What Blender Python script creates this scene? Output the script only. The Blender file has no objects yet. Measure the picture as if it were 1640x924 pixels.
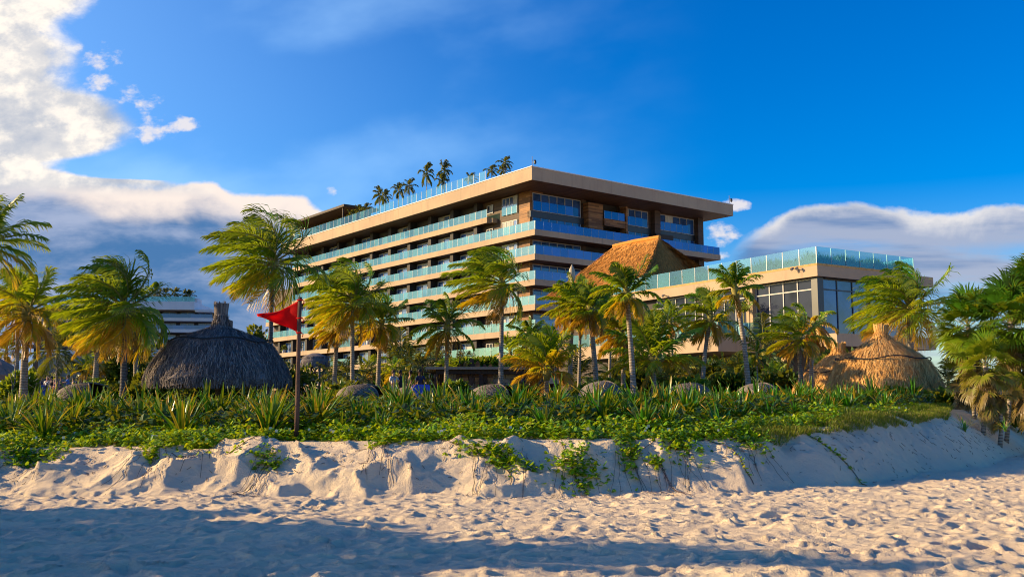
import bpy, bmesh, math, random
import numpy as np
from mathutils import Vector, Matrix, Quaternion

PI = math.pi
R = random.Random(7)
scene = bpy.context.scene
COL = scene.collection

# ------------------------------------------------------------------ camera
FPX, CX, CY, HOR = 1530.0, 820.0, 462.0, 645.0
PITCH = math.atan((HOR - CY) / FPX)
CAM_Z = 1.6
cam_d = bpy.data.cameras.new("camera")
cam = bpy.data.objects.new("camera", cam_d)
COL.objects.link(cam)
cam.location = (0, 0, CAM_Z)
cam.rotation_euler = (PI / 2 + PITCH, 0, 0)
cam_d.sensor_width = 36
cam_d.lens = 36 * FPX / 1640
cam_d.clip_start = 0.1
cam_d.clip_end = 8000
scene.camera = cam

# ------------------------------------------------------------------ light
SUN_AZ_BEHIND = math.radians(4)     # sun to the left, a little beyond square
SUN_EL = math.radians(18.5)
sdir = Vector((-math.cos(SUN_AZ_BEHIND) * math.cos(SUN_EL), math.sin(SUN_AZ_BEHIND) * math.cos(SUN_EL), math.sin(SUN_EL)))
sd = bpy.data.lights.new("sun", 'SUN')
sun = bpy.data.objects.new("sun", sd)
COL.objects.link(sun)
sun.rotation_euler = sdir.to_track_quat('Z', 'Y').to_euler()
sun.location = (-30, 0, 30)
sd.energy = 5.0
sd.angle = math.radians(0.5)
sd.color = (1.0, 0.73, 0.38)

scene.view_settings.view_transform = 'Standard'
scene.view_settings.look = 'None'
scene.view_settings.gamma = 1.0
scene.view_settings.exposure = 0.80
scene.view_settings.use_curve_mapping = False
scene.cycles.filter_width = 1.05
scene.cycles.use_denoising = True
scene.cycles.denoising_input_passes = 'RGB_ALBEDO_NORMAL'
scene.cycles.denoising_prefilter = 'ACCURATE'

world = bpy.data.worlds.new("World")
scene.world = world
world.use_nodes = True
wt = world.node_tree
wt.nodes.clear()


class X:
    """tiny node-expression helper"""
    nt = None

    def __init__(s, sock): s.s = sock

    @staticmethod
    def m(op, *a, clamp=False):
        n = X.nt.nodes.new('ShaderNodeMath'); n.operation = op; n.use_clamp = clamp
        for i, v in enumerate(a):
            if isinstance(v, X): X.nt.links.new(v.s, n.inputs[i])
            else: n.inputs[i].default_value = v
        return X(n.outputs[0])

    def __add__(s, o): return X.m('ADD', s, o)
    __radd__ = __add__
    def __sub__(s, o): return X.m('SUBTRACT', s, o)
    def __rsub__(s, o): return X.m('SUBTRACT', o, s)
    def __mul__(s, o): return X.m('MULTIPLY', s, o)
    __rmul__ = __mul__
    def __truediv__(s, o): return X.m('DIVIDE', s, o)


def sstep(v, a, b):
    n = X.nt.nodes.new('ShaderNodeMapRange'); n.interpolation_type = 'SMOOTHSTEP'
    X.nt.links.new(v.s, n.inputs[0])
    n.inputs[1].default_value = a; n.inputs[2].default_value = b
    return X(n.outputs[0])


def curve(v, pts):
    """piecewise linear function of v"""
    n = X.nt.nodes.new('ShaderNodeFloatCurve')
    x0, x1 = pts[0][0], pts[-1][0]
    ys = [p[1] for p in pts]; y0, y1 = min(ys), max(ys) + 1e-6
    X.nt.links.new(((v - x0) / (x1 - x0)).s, n.inputs[1])
    c = n.mapping.curves[0]
    for i, (a, b) in enumerate(pts):
        q = ((a - x0) / (x1 - x0), (b - y0) / (y1 - y0))
        if i == 0: c.points[0].location = q
        elif i == len(pts) - 1: c.points[-1].location = q
        else: c.points.new(*q)
    n.mapping.update()
    return X(n.outputs[0]) * (y1 - y0) + y0


def comb(a, b, c):
    n = X.nt.nodes.new('ShaderNodeCombineXYZ')
    for i, v in enumerate((a, b, c)):
        if isinstance(v, X): X.nt.links.new(v.s, n.inputs[i])
        else: n.inputs[i].default_value = v
    return X(n.outputs[0])


def nz(vec, scale, detail=6, rough=.55, dist=0.0):
    n = X.nt.nodes.new('ShaderNodeTexNoise'); n.noise_dimensions = '3D'
    X.nt.links.new(vec.s, n.inputs['Vector'])
    n.inputs['Scale'].default_value = scale; n.inputs['Detail'].default_value = detail
    n.inputs['Roughness'].default_value = rough; n.inputs['Distortion'].default_value = dist
    return X(n.outputs[0])


def mixc(f, a, b):
    n = X.nt.nodes.new('ShaderNodeMix'); n.data_type = 'RGBA'
    if isinstance(f, X): X.nt.links.new(f.s, n.inputs[0])
    else: n.inputs[0].default_value = f
    for i, v in ((6, a), (7, b)):
        if isinstance(v, X): X.nt.links.new(v.s, n.inputs[i])
        else: n.inputs[i].default_value = (*v, 1)
    return X(n.outputs[2])


X.nt = wt
SKY_K = 0.10
tc = wt.nodes.new('ShaderNodeTexCoord')
sky = wt.nodes.new('ShaderNodeTexSky')
sky.sky_type = 'NISHITA'
sky.sun_disc = False
sky.sun_elevation = SUN_EL
sky.sun_rotation = math.atan2(sdir.x, sdir.y)
sky.altitude = 0
sky.air_density = 1.0
sky.dust_density = 0.6
sky.ozone_density = 3.0
hs = wt.nodes.new('ShaderNodeHueSaturation')
hs.inputs['Saturation'].default_value = 1.62
hs.inputs['Value'].default_value = 1.16
hs.inputs['Hue'].default_value = .518
wt.links.new(sky.outputs[0], hs.inputs['Color'])
sep = wt.nodes.new('ShaderNodeSeparateXYZ')
wt.links.new(tc.outputs['Generated'], sep.inputs[0])
dx, dy, dz = X(sep.outputs[0]), X(sep.outputs[1]), X(sep.outputs[2])
den = X.m('MAXIMUM', dy, 0.25)
u, v = dx / den, dz / den          # tangent of bearing and of height as seen towards north
uv = comb(u, v * 1.5, 0.0)
n1 = nz(uv, 9.0, 8, .58, .3) - .5
n2 = nz(comb(u * .6, v * 2.2, 3.7), 7.0, 6, .55) - .5
n3 = nz(comb(u, v * 1.4, 9.1), 26.0, 5, .6) - .5
front = sstep(dy, .2, .4)
# cumulus at upper left (edge bearing as a function of height)
edge = curve(v, [(.17, -.2), (.235, -.36), (.25, -.50), (.262, -.46), (.28, -.412), (.30, -.40), (.325, -.43), (.345, -.48), (.38, -.475), (.40, -.49), (.43, -.46), (.60, -.44)])
dA = (edge - u) + n1 * .10 + n3 * .04
lim = sstep(u, -1.0, -.72)
A = sstep(dA, -.014, .030) * sstep(v, .215, .235) * lim
bA = sstep(n1 * 1.0 + n3 * .5 + (v - .3) * .8, -.22, .14)
bA = bA * (.55 + .45 * sstep(n3 + n2 * .6, -.12, .10))
colA = mixc(bA, (.46, .52, .64), (1.12, 1.03, .92))
# deck at left: top line falls to the right, dark blue-grey body below
topB = curve(u, [(-.9, .262), (-.54, .248), (-.45, .238), (-.38, .232), (-.33, .236), (-.30, .226), (-.24, .222), (-.20, .206), (-.17, .193), (-.10, .183), (.0, .16)])
dB = (topB - v) + n1 * .035 + n3 * .012
B = sstep(dB, -.001, .007) * sstep(u * -1.0 + n1 * .12, .145, .20) * lim
bB = X.m('SUBTRACT', 1.0, sstep(dB + n2 * .045 + n1 * .03, .012, .046))
body = mixc(sstep(nz(comb(u * .7, v * 2.0, 6.2), 9.0, 7, .6, .2) - .5 + n1 * .3, -.13, .17), (.065, .19, .43), (.40, .47, .66))
body = mixc(sstep(v, .02, .11), (.30, .41, .64), body)
colB = mixc(bB, body, (1.05, .90, .80))
# deck at right
topC = curve(u, [(.20, .10), (.235, .170), (.27, .192), (.31, .209), (.345, .213), (.38, .212), (.42, .206), (.46, .204), (.54, .209), (.9, .215)])
dC = (topC - v) + n1 * .034 + n3 * .014
C_ = sstep(dC, -.001, .007) * sstep(u + n1 * .10, .225, .265)
C_ = C_ * (1.0 - .85 * sstep(nz(comb(u * .4, v * 3.4, 8.2), 7.0, 6, .6) - .5 + n1 * .2, -.10, .12) * sstep(dC, .022, .06))
bC = X.m('SUBTRACT', 1.0, sstep(dC + n2 * .06 + n1 * .05, -.006, .030))
bodyC = mixc(sstep(nz(comb(u * .35, v * 3.2, 3.7), 8.0, 5, .55) - .5 + n1 * .1, -.08, .12), (.13, .24, .47), (.42, .47, .62))
colC = mixc(bC, bodyC, (.98, .92, .86))
# little puffs
n4 = nz(comb(u, v * 1.7, 5.5), 11.0, 7, .6, .3)
def puff(cu, cv, ru, rv):
    a = (u - cu) / ru; b = (v - cv) / rv
    return sstep(1.0 - (a * a + b * b) + (n3 * 6.0 + n1 * 5.0), .10, 1.3)
puffs = None
for q in [(.237, .207, .018, .007), (.218, .176, .028, .014), (.215, .155, .02, .006), (-.405, .318, .035, .022), (-.385, .295, .035, .02), (-.36, .297, .022, .009), (-.445, .345, .02, .012), (-.195, .222, .01, .008), (-.44, .372, .03, .02)]:
    p = puff(*q); puffs = p if puffs is None else X.m('MAXIMUM', puffs, p)
wisp = sstep(nz(comb(u * 1.0 + v * .6, v * 2.0 - u * .5, 1.3), 3.2, 5, .5), .42, .72) * .30 * (1.0 - sstep(u, -.15, .25))
skyc = X(hs.outputs[0])
K = 1.0 / SKY_K
def mulc(c, k):
    n = wt.nodes.new('ShaderNodeVectorMath'); n.operation = 'SCALE'
    wt.links.new(c.s, n.inputs[0]); n.inputs[3].default_value = k
    return X(n.outputs[0])
EXPK = 0.57
c = mixc(X.m('ADD', wisp, sstep(u * -1.0 - v * .5, -.35, .55) * .38) * front, skyc, (.30 * K, .50 * K, .74 * K))
c = mixc(puffs * front * .85, c, (.95 * K * EXPK, .88 * K * EXPK, .86 * K * EXPK))
c = mixc(C_ * front * .93, c, mulc(colC, K * EXPK))
c = mixc(B * front * .97, c, mulc(colB, K * EXPK))
c = mixc(A * front, c, mulc(colA, K * EXPK))
bg = wt.nodes.new('ShaderNodeBackground')
bg.inputs[1].default_value = SKY_K
wt.links.new(c.s, bg.inputs[0])
wo = wt.nodes.new('ShaderNodeOutputWorld')
wt.links.new(bg.outputs[0], wo.inputs[0])


# ------------------------------------------------------------------ pixel helper (photo pixel + depth -> place)
ct, st = math.cos(PITCH), math.sin(PITCH)
def P(px, py, Y):
    ax = (px - CX) / FPX; ay = (CY - py) / FPX
    dyy = ct - ay * st; dzz = st + ay * ct
    return Vector((ax / dyy * Y, Y, CAM_Z + dzz / dyy * Y))


# ------------------------------------------------------------------ helpers
def tag(o, label=None, cat=None, group=None, kind=None):
    if label: o['label'] = label
    if cat: o['category'] = cat
    if group: o['group'] = group
    if kind: o['kind'] = kind
    return o


def thing(name, label, cat, loc=(0, 0, 0), rotz=0.0, group=None):
    o = bpy.data.objects.new(name, None)
    o.empty_display_size = .3
    COL.objects.link(o)
    o.location = loc; o.rotation_euler = (0, 0, rotz)
    return tag(o, label, cat, group)


def copy_thing(o, parent=None):
    c2 = o.copy(); COL.objects.link(c2); c2.parent = parent
    for ch in o.children:
        copy_thing(ch, c2)
    return c2


class MB:
    def __init__(s): s.v = []; s.f = []; s.m = []; s.a = []

    def add(s, vs, fs, m=0, a=0.5):
        b = len(s.v); s.v.extend(vs)
        if isinstance(a, (list, tuple)): s.a.extend(a)
        else: s.a.extend([a] * len(vs))
        for f in fs:
            s.f.append([b + i for i in f]); s.m.append(m)

    def box(s, x0, x1, y0, y1, z0, z1, m=0, a=.5, bottom=None):
        s.add([(x0, y0, z0), (x1, y0, z0), (x1, y1, z0), (x0, y1, z0), (x0, y0, z1), (x1, y0, z1), (x1, y1, z1), (x0, y1, z1)],
              [(4, 5, 6, 7), (0, 1, 5, 4), (1, 2, 6, 5), (2, 3, 7, 6), (3, 0, 4, 7)], m, a)
        b = len(s.v) - 8
        s.f.append([b + 3, b + 2, b + 1, b]); s.m.append(m if bottom is None else bottom)

    def tube(s, pts, rad, n=8, m=0, a=.5, cap=True):
        pts = [Vector(p) for p in pts]; vs = []
        up = Vector((0.13, 1, 0.07))
        for i, p in enumerate(pts):
            d = (pts[min(i + 1, len(pts) - 1)] - pts[max(i - 1, 0)]).normalized()
            x = d.cross(up)
            if x.length < 1e-3: x = d.cross(Vector((1, 0, 0)))
            x.normalize(); y = d.cross(x)
            r = rad[i] if isinstance(rad, (list, tuple)) else rad
            for k in range(n):
                t = 2 * PI * k / n
                vs.append(p + (x * math.cos(t) + y * math.sin(t)) * r)
        fs = []
        for i in range(len(pts) - 1):
            for k in range(n):
                fs.append((i * n + k, i * n + (k + 1) % n, (i + 1) * n + (k + 1) % n, (i + 1) * n + k))
        if cap:
            fs.append(list(range(n))[::-1]); fs.append([(len(pts) - 1) * n + k for k in range(n)])
        s.add(vs, fs, m, a)

    def build(s, name, mats, parent=None, smooth=False, loc=None):
        me = bpy.data.meshes.new(name)
        me.from_pydata([tuple(p) for p in s.v], [], s.f)
        if not isinstance(mats, (list, tuple)): mats = [mats]
        for mt in mats: me.materials.append(mt)
        if len(mats) > 1: me.polygons.foreach_set('material_index', s.m)
        if smooth: me.polygons.foreach_set('use_smooth', [True] * len(me.polygons))
        at = me.attributes.new('age', 'FLOAT', 'POINT')
        at.data.foreach_set('value', s.a)
        me.update()
        o = bpy.data.objects.new(name, me); COL.objects.link(o)
        if parent: o.parent = parent
        if loc is not None: o.location = loc
        return o


# ------------------------------------------------------------------ materials
def newmat(name):
    m = bpy.data.materials.new(name); m.use_nodes = True
    nt = m.node_tree; nt.nodes.clear(); X.nt = nt
    out = nt.nodes.new('ShaderNodeOutputMaterial')
    return m, nt, out


def prin(nt, color, rough=.8, spec=.3, metal=0.0, normal=None):
    p = nt.nodes.new('ShaderNodeBsdfPrincipled')
    if isinstance(color, X): nt.links.new(color.s, p.inputs['Base Color'])
    else: p.inputs['Base Color'].default_value = (*color, 1)
    if isinstance(rough, X): nt.links.new(rough.s, p.inputs['Roughness'])
    else: p.inputs['Roughness'].default_value = rough
    p.inputs['Specular IOR Level'].default_value = spec
    p.inputs['Metallic'].default_value = metal
    if normal is not None: nt.links.new(normal, p.inputs['Normal'])
    return p


def bump(nt, h, strength=.5, dist=.02):
    b = nt.nodes.new('ShaderNodeBump'); nt.links.new(h.s, b.inputs['Height'])
    b.inputs['Strength'].default_value = strength; b.inputs['Distance'].default_value = dist
    return b.outputs[0]


def objco(nt, which='Object'):
    t = nt.nodes.new('ShaderNodeTexCoord'); return X(t.outputs[which])


def scaled(nt, vec, sx, sy, sz):
    n = nt.nodes.new('ShaderNodeMapping'); nt.links.new(vec.s, n.inputs[0])
    n.inputs['Scale'].default_value = (sx, sy, sz); return X(n.outputs[0])


def attr(nt, name='age'):
    n = nt.nodes.new('ShaderNodeAttribute'); n.attribute_name = name
    return X(n.outputs['Fac']), X(n.outputs['Color'])


def ramp(nt, fac, stops):
    n = nt.nodes.new('ShaderNodeValToRGB'); nt.links.new(fac.s, n.inputs[0])
    e = n.color_ramp.elements
    e[0].position, e[0].color = stops[0][0], (*stops[0][1], 1)
    e[1].position, e[1].color = stops[-1][0], (*stops[-1][1], 1)
    for p_, c_ in stops[1:-1]:
        k = e.new(p_); k.color = (*c_, 1)
    return X(n.outputs[0])


def mat_plain(name, c1, c2=None, scale=3.0, rough=.8, spec=.3, bumps=.0, bs=20.0, stretch=(1, 1, 1), metal=0.0):
    m, nt, out = newmat(name)
    co = scaled(nt, objco(nt), *stretch)
    c2 = c2 or tuple(x * .8 for x in c1)
    n = nz(co, scale, 6, .6)
    col = mixc(sstep(n, .35, .68), c1, c2)
    nrm = bump(nt, nz(co, bs, 5, .6), bumps, .03) if bumps else None
    p = prin(nt, col, rough, spec, metal, nrm)
    nt.links.new(p.outputs[0], out.inputs[0])
    return m


def mat_leaf(name, stops, trans=.45, rough=.45, spec=.35, nscale=1.3):
    m, nt, out = newmat(name)
    f, _ = attr(nt)
    co = objco(nt)
    f2 = f + (nz(co, nscale, 3, .5) - .5) * .35
    col = ramp(nt, f2, stops)
    p = prin(nt, col, rough, spec)
    t = nt.nodes.new('ShaderNodeBsdfTranslucent')
    cc = mixc(.40, col, (.60, .52, .01))
    nt.links.new(cc.s, t.inputs[0])
    mx = nt.nodes.new('ShaderNodeMixShader'); mx.inputs[0].default_value = trans
    nt.links.new(p.outputs[0], mx.inputs[1]); nt.links.new(t.outputs[0], mx.inputs[2])
    nt.links.new(mx.outputs[0], out.inputs[0])
    return m


M = {}
M['palm'] = mat_leaf('palm_leaf', [(0, (.014, .085, .008)), (.32, (.07, .23, .006)), (.55, (.28, .38, .006)), (.8, (.66, .33, .010)), (1, (.42, .19, .035))], .45, .38, .5)
M['palmdark'] = mat_leaf('palm_leaf_dark', [(0, (.008, .032, .010)), (.5, (.025, .075, .012)), (.8, (.08, .11, .015)), (1, (.22, .16, .04))], .3)
M['fan'] = mat_leaf('fan_palm_leaf', [(0, (.016, .075, .008)), (.4, (.06, .18, .008)), (.65, (.20, .27, .010)), (.82, (.26, .19, .05)), (1, (.15, .10, .055))], .35, .4, .45)
M['lily'] = mat_leaf('lily_leaf', [(0, (.004, .050, .006)), (.5, (.035, .19, .006)), (.75, (.09, .24, .008)), (.9, (.5, .32, .02)), (1, (.50, .24, .04))], .25, .35, .5)
M['vine'] = mat_leaf('vine_leaf', [(0, (.04, .15, .008)), (.5, (.20, .42, .005)), (.8, (.46, .54, .006)), (1, (.55, .42, .02))], .4, .45, .4, .5)
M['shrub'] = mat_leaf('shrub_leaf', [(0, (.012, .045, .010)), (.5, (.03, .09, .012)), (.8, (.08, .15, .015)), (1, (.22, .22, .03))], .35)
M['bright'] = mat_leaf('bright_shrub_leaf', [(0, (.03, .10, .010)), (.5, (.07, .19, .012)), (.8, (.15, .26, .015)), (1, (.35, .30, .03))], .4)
M['grass'] = mat_leaf('grass_blade', [(0, (.03, .10, .010)), (.5, (.09, .20, .015)), (.8, (.20, .28, .03)), (1, (.40, .34, .12))], .4, .6, .2)
M['rib'] = mat_plain('palm_rib', (.30, .24, .06), (.16, .16, .04), 6)
M['flower'] = mat_plain('petal', (.8, .75, .5), (.7, .66, .45))

# trunk
def mat_trunk(name, c1, c2, c3):
    m, nt, out = newmat(name)
    co = objco(nt)
    ring = nt.nodes.new('ShaderNodeTexWave'); ring.wave_type = 'BANDS'; ring.bands_direction = 'Z'
    nt.links.new(co.s, ring.inputs[0]); ring.inputs['Scale'].default_value = 3.2
    ring.inputs['Distortion'].default_value = 2.0; ring.inputs['Detail'].default_value = 3; ring.inputs['Detail Scale'].default_value = 2
    w = X(ring.outputs['Fac'])
    n = nz(co, 3.0, 5, .6)
    col = mixc(sstep(n, .35, .65), c1, c2)
    col = mixc(sstep(w, .0, .25), c3, col)
    p = prin(nt, col, .9, .15, 0, bump(nt, w * .6 + nz(scaled(nt, co, 1, 1, .3), 25, 4) * .6, .6, .03))
    nt.links.new(p.outputs[0], out.inputs[0]); return m
M['trunk'] = mat_trunk('palm_trunk', (.42, .36, .29), (.28, .23, .18), (.14, .11, .08))
M['trunkdark'] = mat_trunk('dark_bark_shaded_trunk', (.17, .15, .14), (.11, .10, .09), (.06, .05, .05))  # dark bark of stems and posts; on left palms, backlit shade put into colour

# thatch
def mat_thatch(name, stops):
    m, nt, out = newmat(name)
    f, _ = attr(nt)
    co = objco(nt)
    n = nz(co, 1.6, 5, .6); n2_ = nz(scaled(nt, co, 1, 1, .25), 28, 4, .6)
    col = ramp(nt, f * .45 + n * .35 + n2_ * .2, stops)
    p = prin(nt, col, .9, .15, 0, bump(nt, n2_ + n * .5, .9, .06))
    nt.links.new(p.outputs[0], out.inputs[0]); return m
M['thatch_gold'] = mat_thatch('thatch_golden', [(.15, (.22, .095, .03)), (.38, (.66, .34, .10)), (.8, (.90, .58, .22))])
M['thatch_grey'] = mat_thatch('thatch_grey_shaded', [(.2, (.05, .043, .043)), (.5, (.17, .145, .14)), (.8, (.42, .35, .30))])  # the big left palapa's shade is painted into this thatch colour
M['thatch_brown'] = mat_thatch('thatch_brown', [(.15, (.20, .085, .02)), (.42, (.52, .23, .05)), (.8, (.74, .36, .09))])

# wood cladding
def mat_wood(name, c1, c2, c3, plank=.25, along='z'):
    m, nt, out = newmat(name)
    co = objco(nt)
    s = nt.nodes.new('ShaderNodeSeparateXYZ'); nt.links.new(co.s, s.inputs[0])
    zz = X(s.outputs[{'x': 0, 'y': 1, 'z': 2}[along]]) / plank
    idx = X.m('FLOOR', zz)
    ln = (X(s.outputs[0]) + X(s.outputs[1])) / 2.4 + idx * .37 if along == 'z' else X(s.outputs[1 if along == 'x' else 0]) / 4.0 + idx * .37
    wn = nt.nodes.new('ShaderNodeTexWhiteNoise'); wn.noise_dimensions = '2D'
    nt.links.new(comb(idx, X.m('FLOOR', ln), 0.0).s, wn.inputs['Vector'])
    r = X(wn.outputs[0])
    col = ramp(nt, r, [(0, c1), (.5, c2), (1, c3)])
    g = sstep(X.m('FRACT', zz), 0.0, .10)
    n = nz(scaled(nt, co, 1, 1, 6) if along == 'z' else co, 4, 4)
    col = mixc(g * (.75 + n * .4), tuple(x * .3 for x in c1), col)
    p = prin(nt, col, .6, .25, 0, bump(nt, g, .4, .02))
    nt.links.new(p.outputs[0], out.inputs[0]); return m
M['wood'] = mat_wood('wood_cladding', (.13, .055, .022), (.24, .11, .042), (.36, .17, .06))
M['soffit'] = mat_wood('soffit_boards', (.085, .042, .022), (.11, .055, .03), (.14, .07, .035), .3, 'x')
M['darkwood'] = mat_wood('dark_timber', (.035, .022, .016), (.05, .032, .022), (.07, .042, .028), .3)

M['concrete'] = mat_plain('render_beige', (.56, .42, .30), (.48, .355, .25), .25, .75, .2, .1, 3)
m, nt, out = newmat('render_beige_streaked')
co = objco(nt)
n = nz(co, .25, 5); stk = nz(scaled(nt, co, 1, 1, .06), 1.6, 5, .7)
cc = mixc(sstep(n, .35, .68), (.43, .315, .205), (.375, .27, .18))
cc = mixc(sstep(stk, .52, .75) * .45, cc, (.21, .155, .11))
p = prin(nt, cc, .75, .2, 0, bump(nt, nz(co, 3, 4), .1, .02)); nt.links.new(p.outputs[0], out.inputs[0]); M['concrete'] = m
M['white'] = mat_plain('white_render', (.74, .72, .72), (.66, .65, .66), .3)
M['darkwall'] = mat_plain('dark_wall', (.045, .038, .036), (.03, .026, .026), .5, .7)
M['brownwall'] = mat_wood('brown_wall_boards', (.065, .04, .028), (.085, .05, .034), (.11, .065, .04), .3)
M['frame'] = mat_plain('pale_window_frame', (.42, .40, .38), (.36, .34, .33), 1, .45, .4)
M['darkframe'] = mat_plain('dark_window_frame', (.025, .025, .03), (.018, .018, .02), 1, .4, .5)
M['metal'] = mat_plain('steel', (.30, .31, .33), (.22, .22, .24), 2, .4, .5, metal=.7)
M['curtain'] = mat_plain('curtain_cloth', (.48, .47, .44), (.32, .32, .31), 3, .8, .2, stretch=(2, 2, .1))
M['stone'] = None
M['plaster'] = mat_plain('ochre_plaster', (.30, .23, .14), (.22, .17, .10), .8, .85, .2, .3, 8)
M['polewood'] = mat_plain('flagpole_wood', (.13, .075, .055), (.05, .03, .025), 5, .8, .2, .6, 30, (1, 1, .15))
M['white_fabric'] = mat_plain('white_fabric', (.75, .74, .72), (.68, .67, .66), 2)
M['rope'] = mat_plain('black_rope', (.02, .02, .02), (.03, .03, .03))


def mat_window(name, tint, rough=.06, spec=.5, ior=1.5):
    m, nt, out = newmat(name)
    f, _ = attr(nt)
    co = objco(nt)
    n = nz(co, .6, 3)
    col = mixc(sstep(n + f * .3, .35, .8), tint, tuple(min(1, t_ * 3.2 + .004) for t_ in tint))
    p = prin(nt, col, rough, spec, 0, bump(nt, nz(co, .9, 2), .06, .05))
    p.inputs['IOR'].default_value = ior
    nt.links.new(p.outputs[0], out.inputs[0]); return m
M['glass'] = mat_window('window_glass', (.008, .010, .018), .05, .22, 1.35)
M['glass_sky_pale'] = mat_window('window_glass_painted_sky_pale', (.022, .048, .12), .12, .7, 1.8)  # lighter blue base stands in for sky reflected in the left-front panes
M['glass_sky'] = mat_window('window_glass_painted_sky', (.008, .028, .085), .04, .8)  # reflection of the blue sky is put into the base colour


def mat_rail(name, tintT, tintD, dif=.30, gl=.22):
    m, nt, out = newmat(name)
    f, _ = attr(nt)
    tr = nt.nodes.new('ShaderNodeBsdfTransparent'); tr.inputs[0].default_value = (*tintT, 1)
    df = nt.nodes.new('ShaderNodeBsdfDiffuse')
    cc = mixc(f, tintD, tuple(min(1, x * 1.5 + .06) for x in tintD)); nt.links.new(cc.s, df.inputs[0])
    g = nt.nodes.new('ShaderNodeBsdfGlossy'); g.inputs['Roughness'].default_value = .05; g.inputs[0].default_value = (.75, .92, 1, 1)
    a = nt.nodes.new('ShaderNodeMixShader'); a.inputs[0].default_value = dif
    nt.links.new((f * .14 + (dif - .07)).s, a.inputs[0])
    nt.links.new(tr.outputs[0], a.inputs[1]); nt.links.new(df.outputs[0], a.inputs[2])
    b = nt.nodes.new('ShaderNodeMixShader'); b.inputs[0].default_value = gl
    nt.links.new(a.outputs[0], b.inputs[1]); nt.links.new(g.outputs[0], b.inputs[2])
    nt.links.new(b.outputs[0], out.inputs[0]); return m
M['rail'] = mat_rail('teal_glass', (.50, .76, .78), (.10, .30, .30), .26, .12)
M['railclear'] = mat_rail('clear_teal_glass', (.62, .86, .88), (.12, .34, .34), .085, .07)
M['rail_sky'] = mat_rail('rail_glass_painted_sky', (.10, .24, .60), (.008, .055, .36), .40, .10)  # same rail glass with the sky's blue reflection painted into its colour

# stone wall
m, nt, out = newmat('stone_blocks')
co = objco(nt)
sp = nt.nodes.new('ShaderNodeSeparateXYZ'); nt.links.new(co.s, sp.inputs[0])
bk = nt.nodes.new('ShaderNodeTexBrick')
nt.links.new(comb(X(sp.outputs[0]) + X(sp.outputs[1]), X(sp.outputs[2]), 0.0).s, bk.inputs[0])
bk.inputs['Scale'].default_value = 1.0; bk.inputs['Brick Width'].default_value = .62; bk.inputs['Row Height'].default_value = .26
bk.inputs['Mortar Size'].default_value = .02; bk.inputs['Color1'].default_value = (.48, .42, .36, 1); bk.inputs['Color2'].default_value = (.30, .26, .22, 1); bk.inputs['Mortar'].default_value = (.16, .13, .11, 1)
cc = mixc(nz(co, 2.5, 5) * .5, X(bk.outputs[0]), (.36, .32, .28))
p = prin(nt, cc, .9, .2, 0, bump(nt, X(bk.outputs['Fac']) * -1.0 + nz(co, 8, 5) * .5, .8, .05))
nt.links.new(p.outputs[0], out.inputs[0]); M['stone'] = m

def flat(name, c, rough=.7, trans=0):
    key = name
    if key in M: return M[key]
    M[key] = mat_plain(name, c, tuple(x * .75 for x in c), 4, rough)
    return M[key]

# sand and soil
m, nt, out = newmat('sand')
co = objco(nt)
f, _ = attr(nt)
n = nz(co, .7, 5); nf = nz(co, 45, 5, .7); nm = nz(co, 7, 5, .65)
sandc = mixc(sstep(n, .3, .7), (.82, .655, .43), (.73, .58, .40))
speck = sstep(nz(co, 26, 4, .7), .66, .74)
sandc = mixc(speck * .5, sandc, (.22, .17, .12))
soil = mixc(sstep(nm, .4, .6), (.06, .07, .03), (.15, .13, .08))
colr = mixc(sstep(f + (nm - .5) * .5, .45, .6), sandc, soil)
p = prin(nt, colr, .95, .1, 0, bump(nt, nf * .6 + nm * 1.1, 1.0, .045))
nt.links.new(p.outputs[0], out.inputs[0]); M['sand'] = m

# ------------------------------------------------------------------ terrain
_LC = {}
def lattice(seed):
    if seed not in _LC: _LC[seed] = np.random.RandomState(seed).rand(256, 256)
    return _LC[seed]
def vnoise(x, y, seed):
    L = lattice(seed)
    xi = np.floor(x).astype(int); yi = np.floor(y).astype(int)
    fx = x - xi; fy = y - yi
    fx = fx * fx * (3 - 2 * fx); fy = fy * fy * (3 - 2 * fy)
    a = L[xi % 256, yi % 256]; b = L[(xi + 1) % 256, yi % 256]; c_ = L[xi % 256, (yi + 1) % 256]; d = L[(xi + 1) % 256, (yi + 1) % 256]
    return (a * (1 - fx) + b * fx) * (1 - fy) + (c_ * (1 - fx) + d * fx) * fy
def fbm(x, y, seed, o=4):
    r = 0; a = .5; k = 1.0
    for i in range(o):
        r = r + a * (vnoise(x * k + 17.3 * i, y * k + 5.1 * i, seed + i) - .5); a *= .5; k *= 2.03
    return r
def worley(x, y, seed):
    """squared distance to the nearest point, and that cell's random number"""
    A_, B_, C2 = lattice(seed), lattice(seed + 1), lattice(seed + 2)
    xi = np.floor(x).astype(int); yi = np.floor(y).astype(int)
    best = np.full(x.shape, 9.0); rid = np.zeros(x.shape)
    for i in (-1, 0, 1):
        for j in (-1, 0, 1):
            cx = xi + i; cy = yi + j
            px = cx + A_[cx % 256, cy % 256]; py = cy + B_[cx % 256, cy % 256]
            d = (x - px) ** 2 + (y - py) ** 2
            k = d < best
            best = np.where(k, d, best); rid = np.where(k, C2[cx % 256, cy % 256], rid)
    return best, rid

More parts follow.
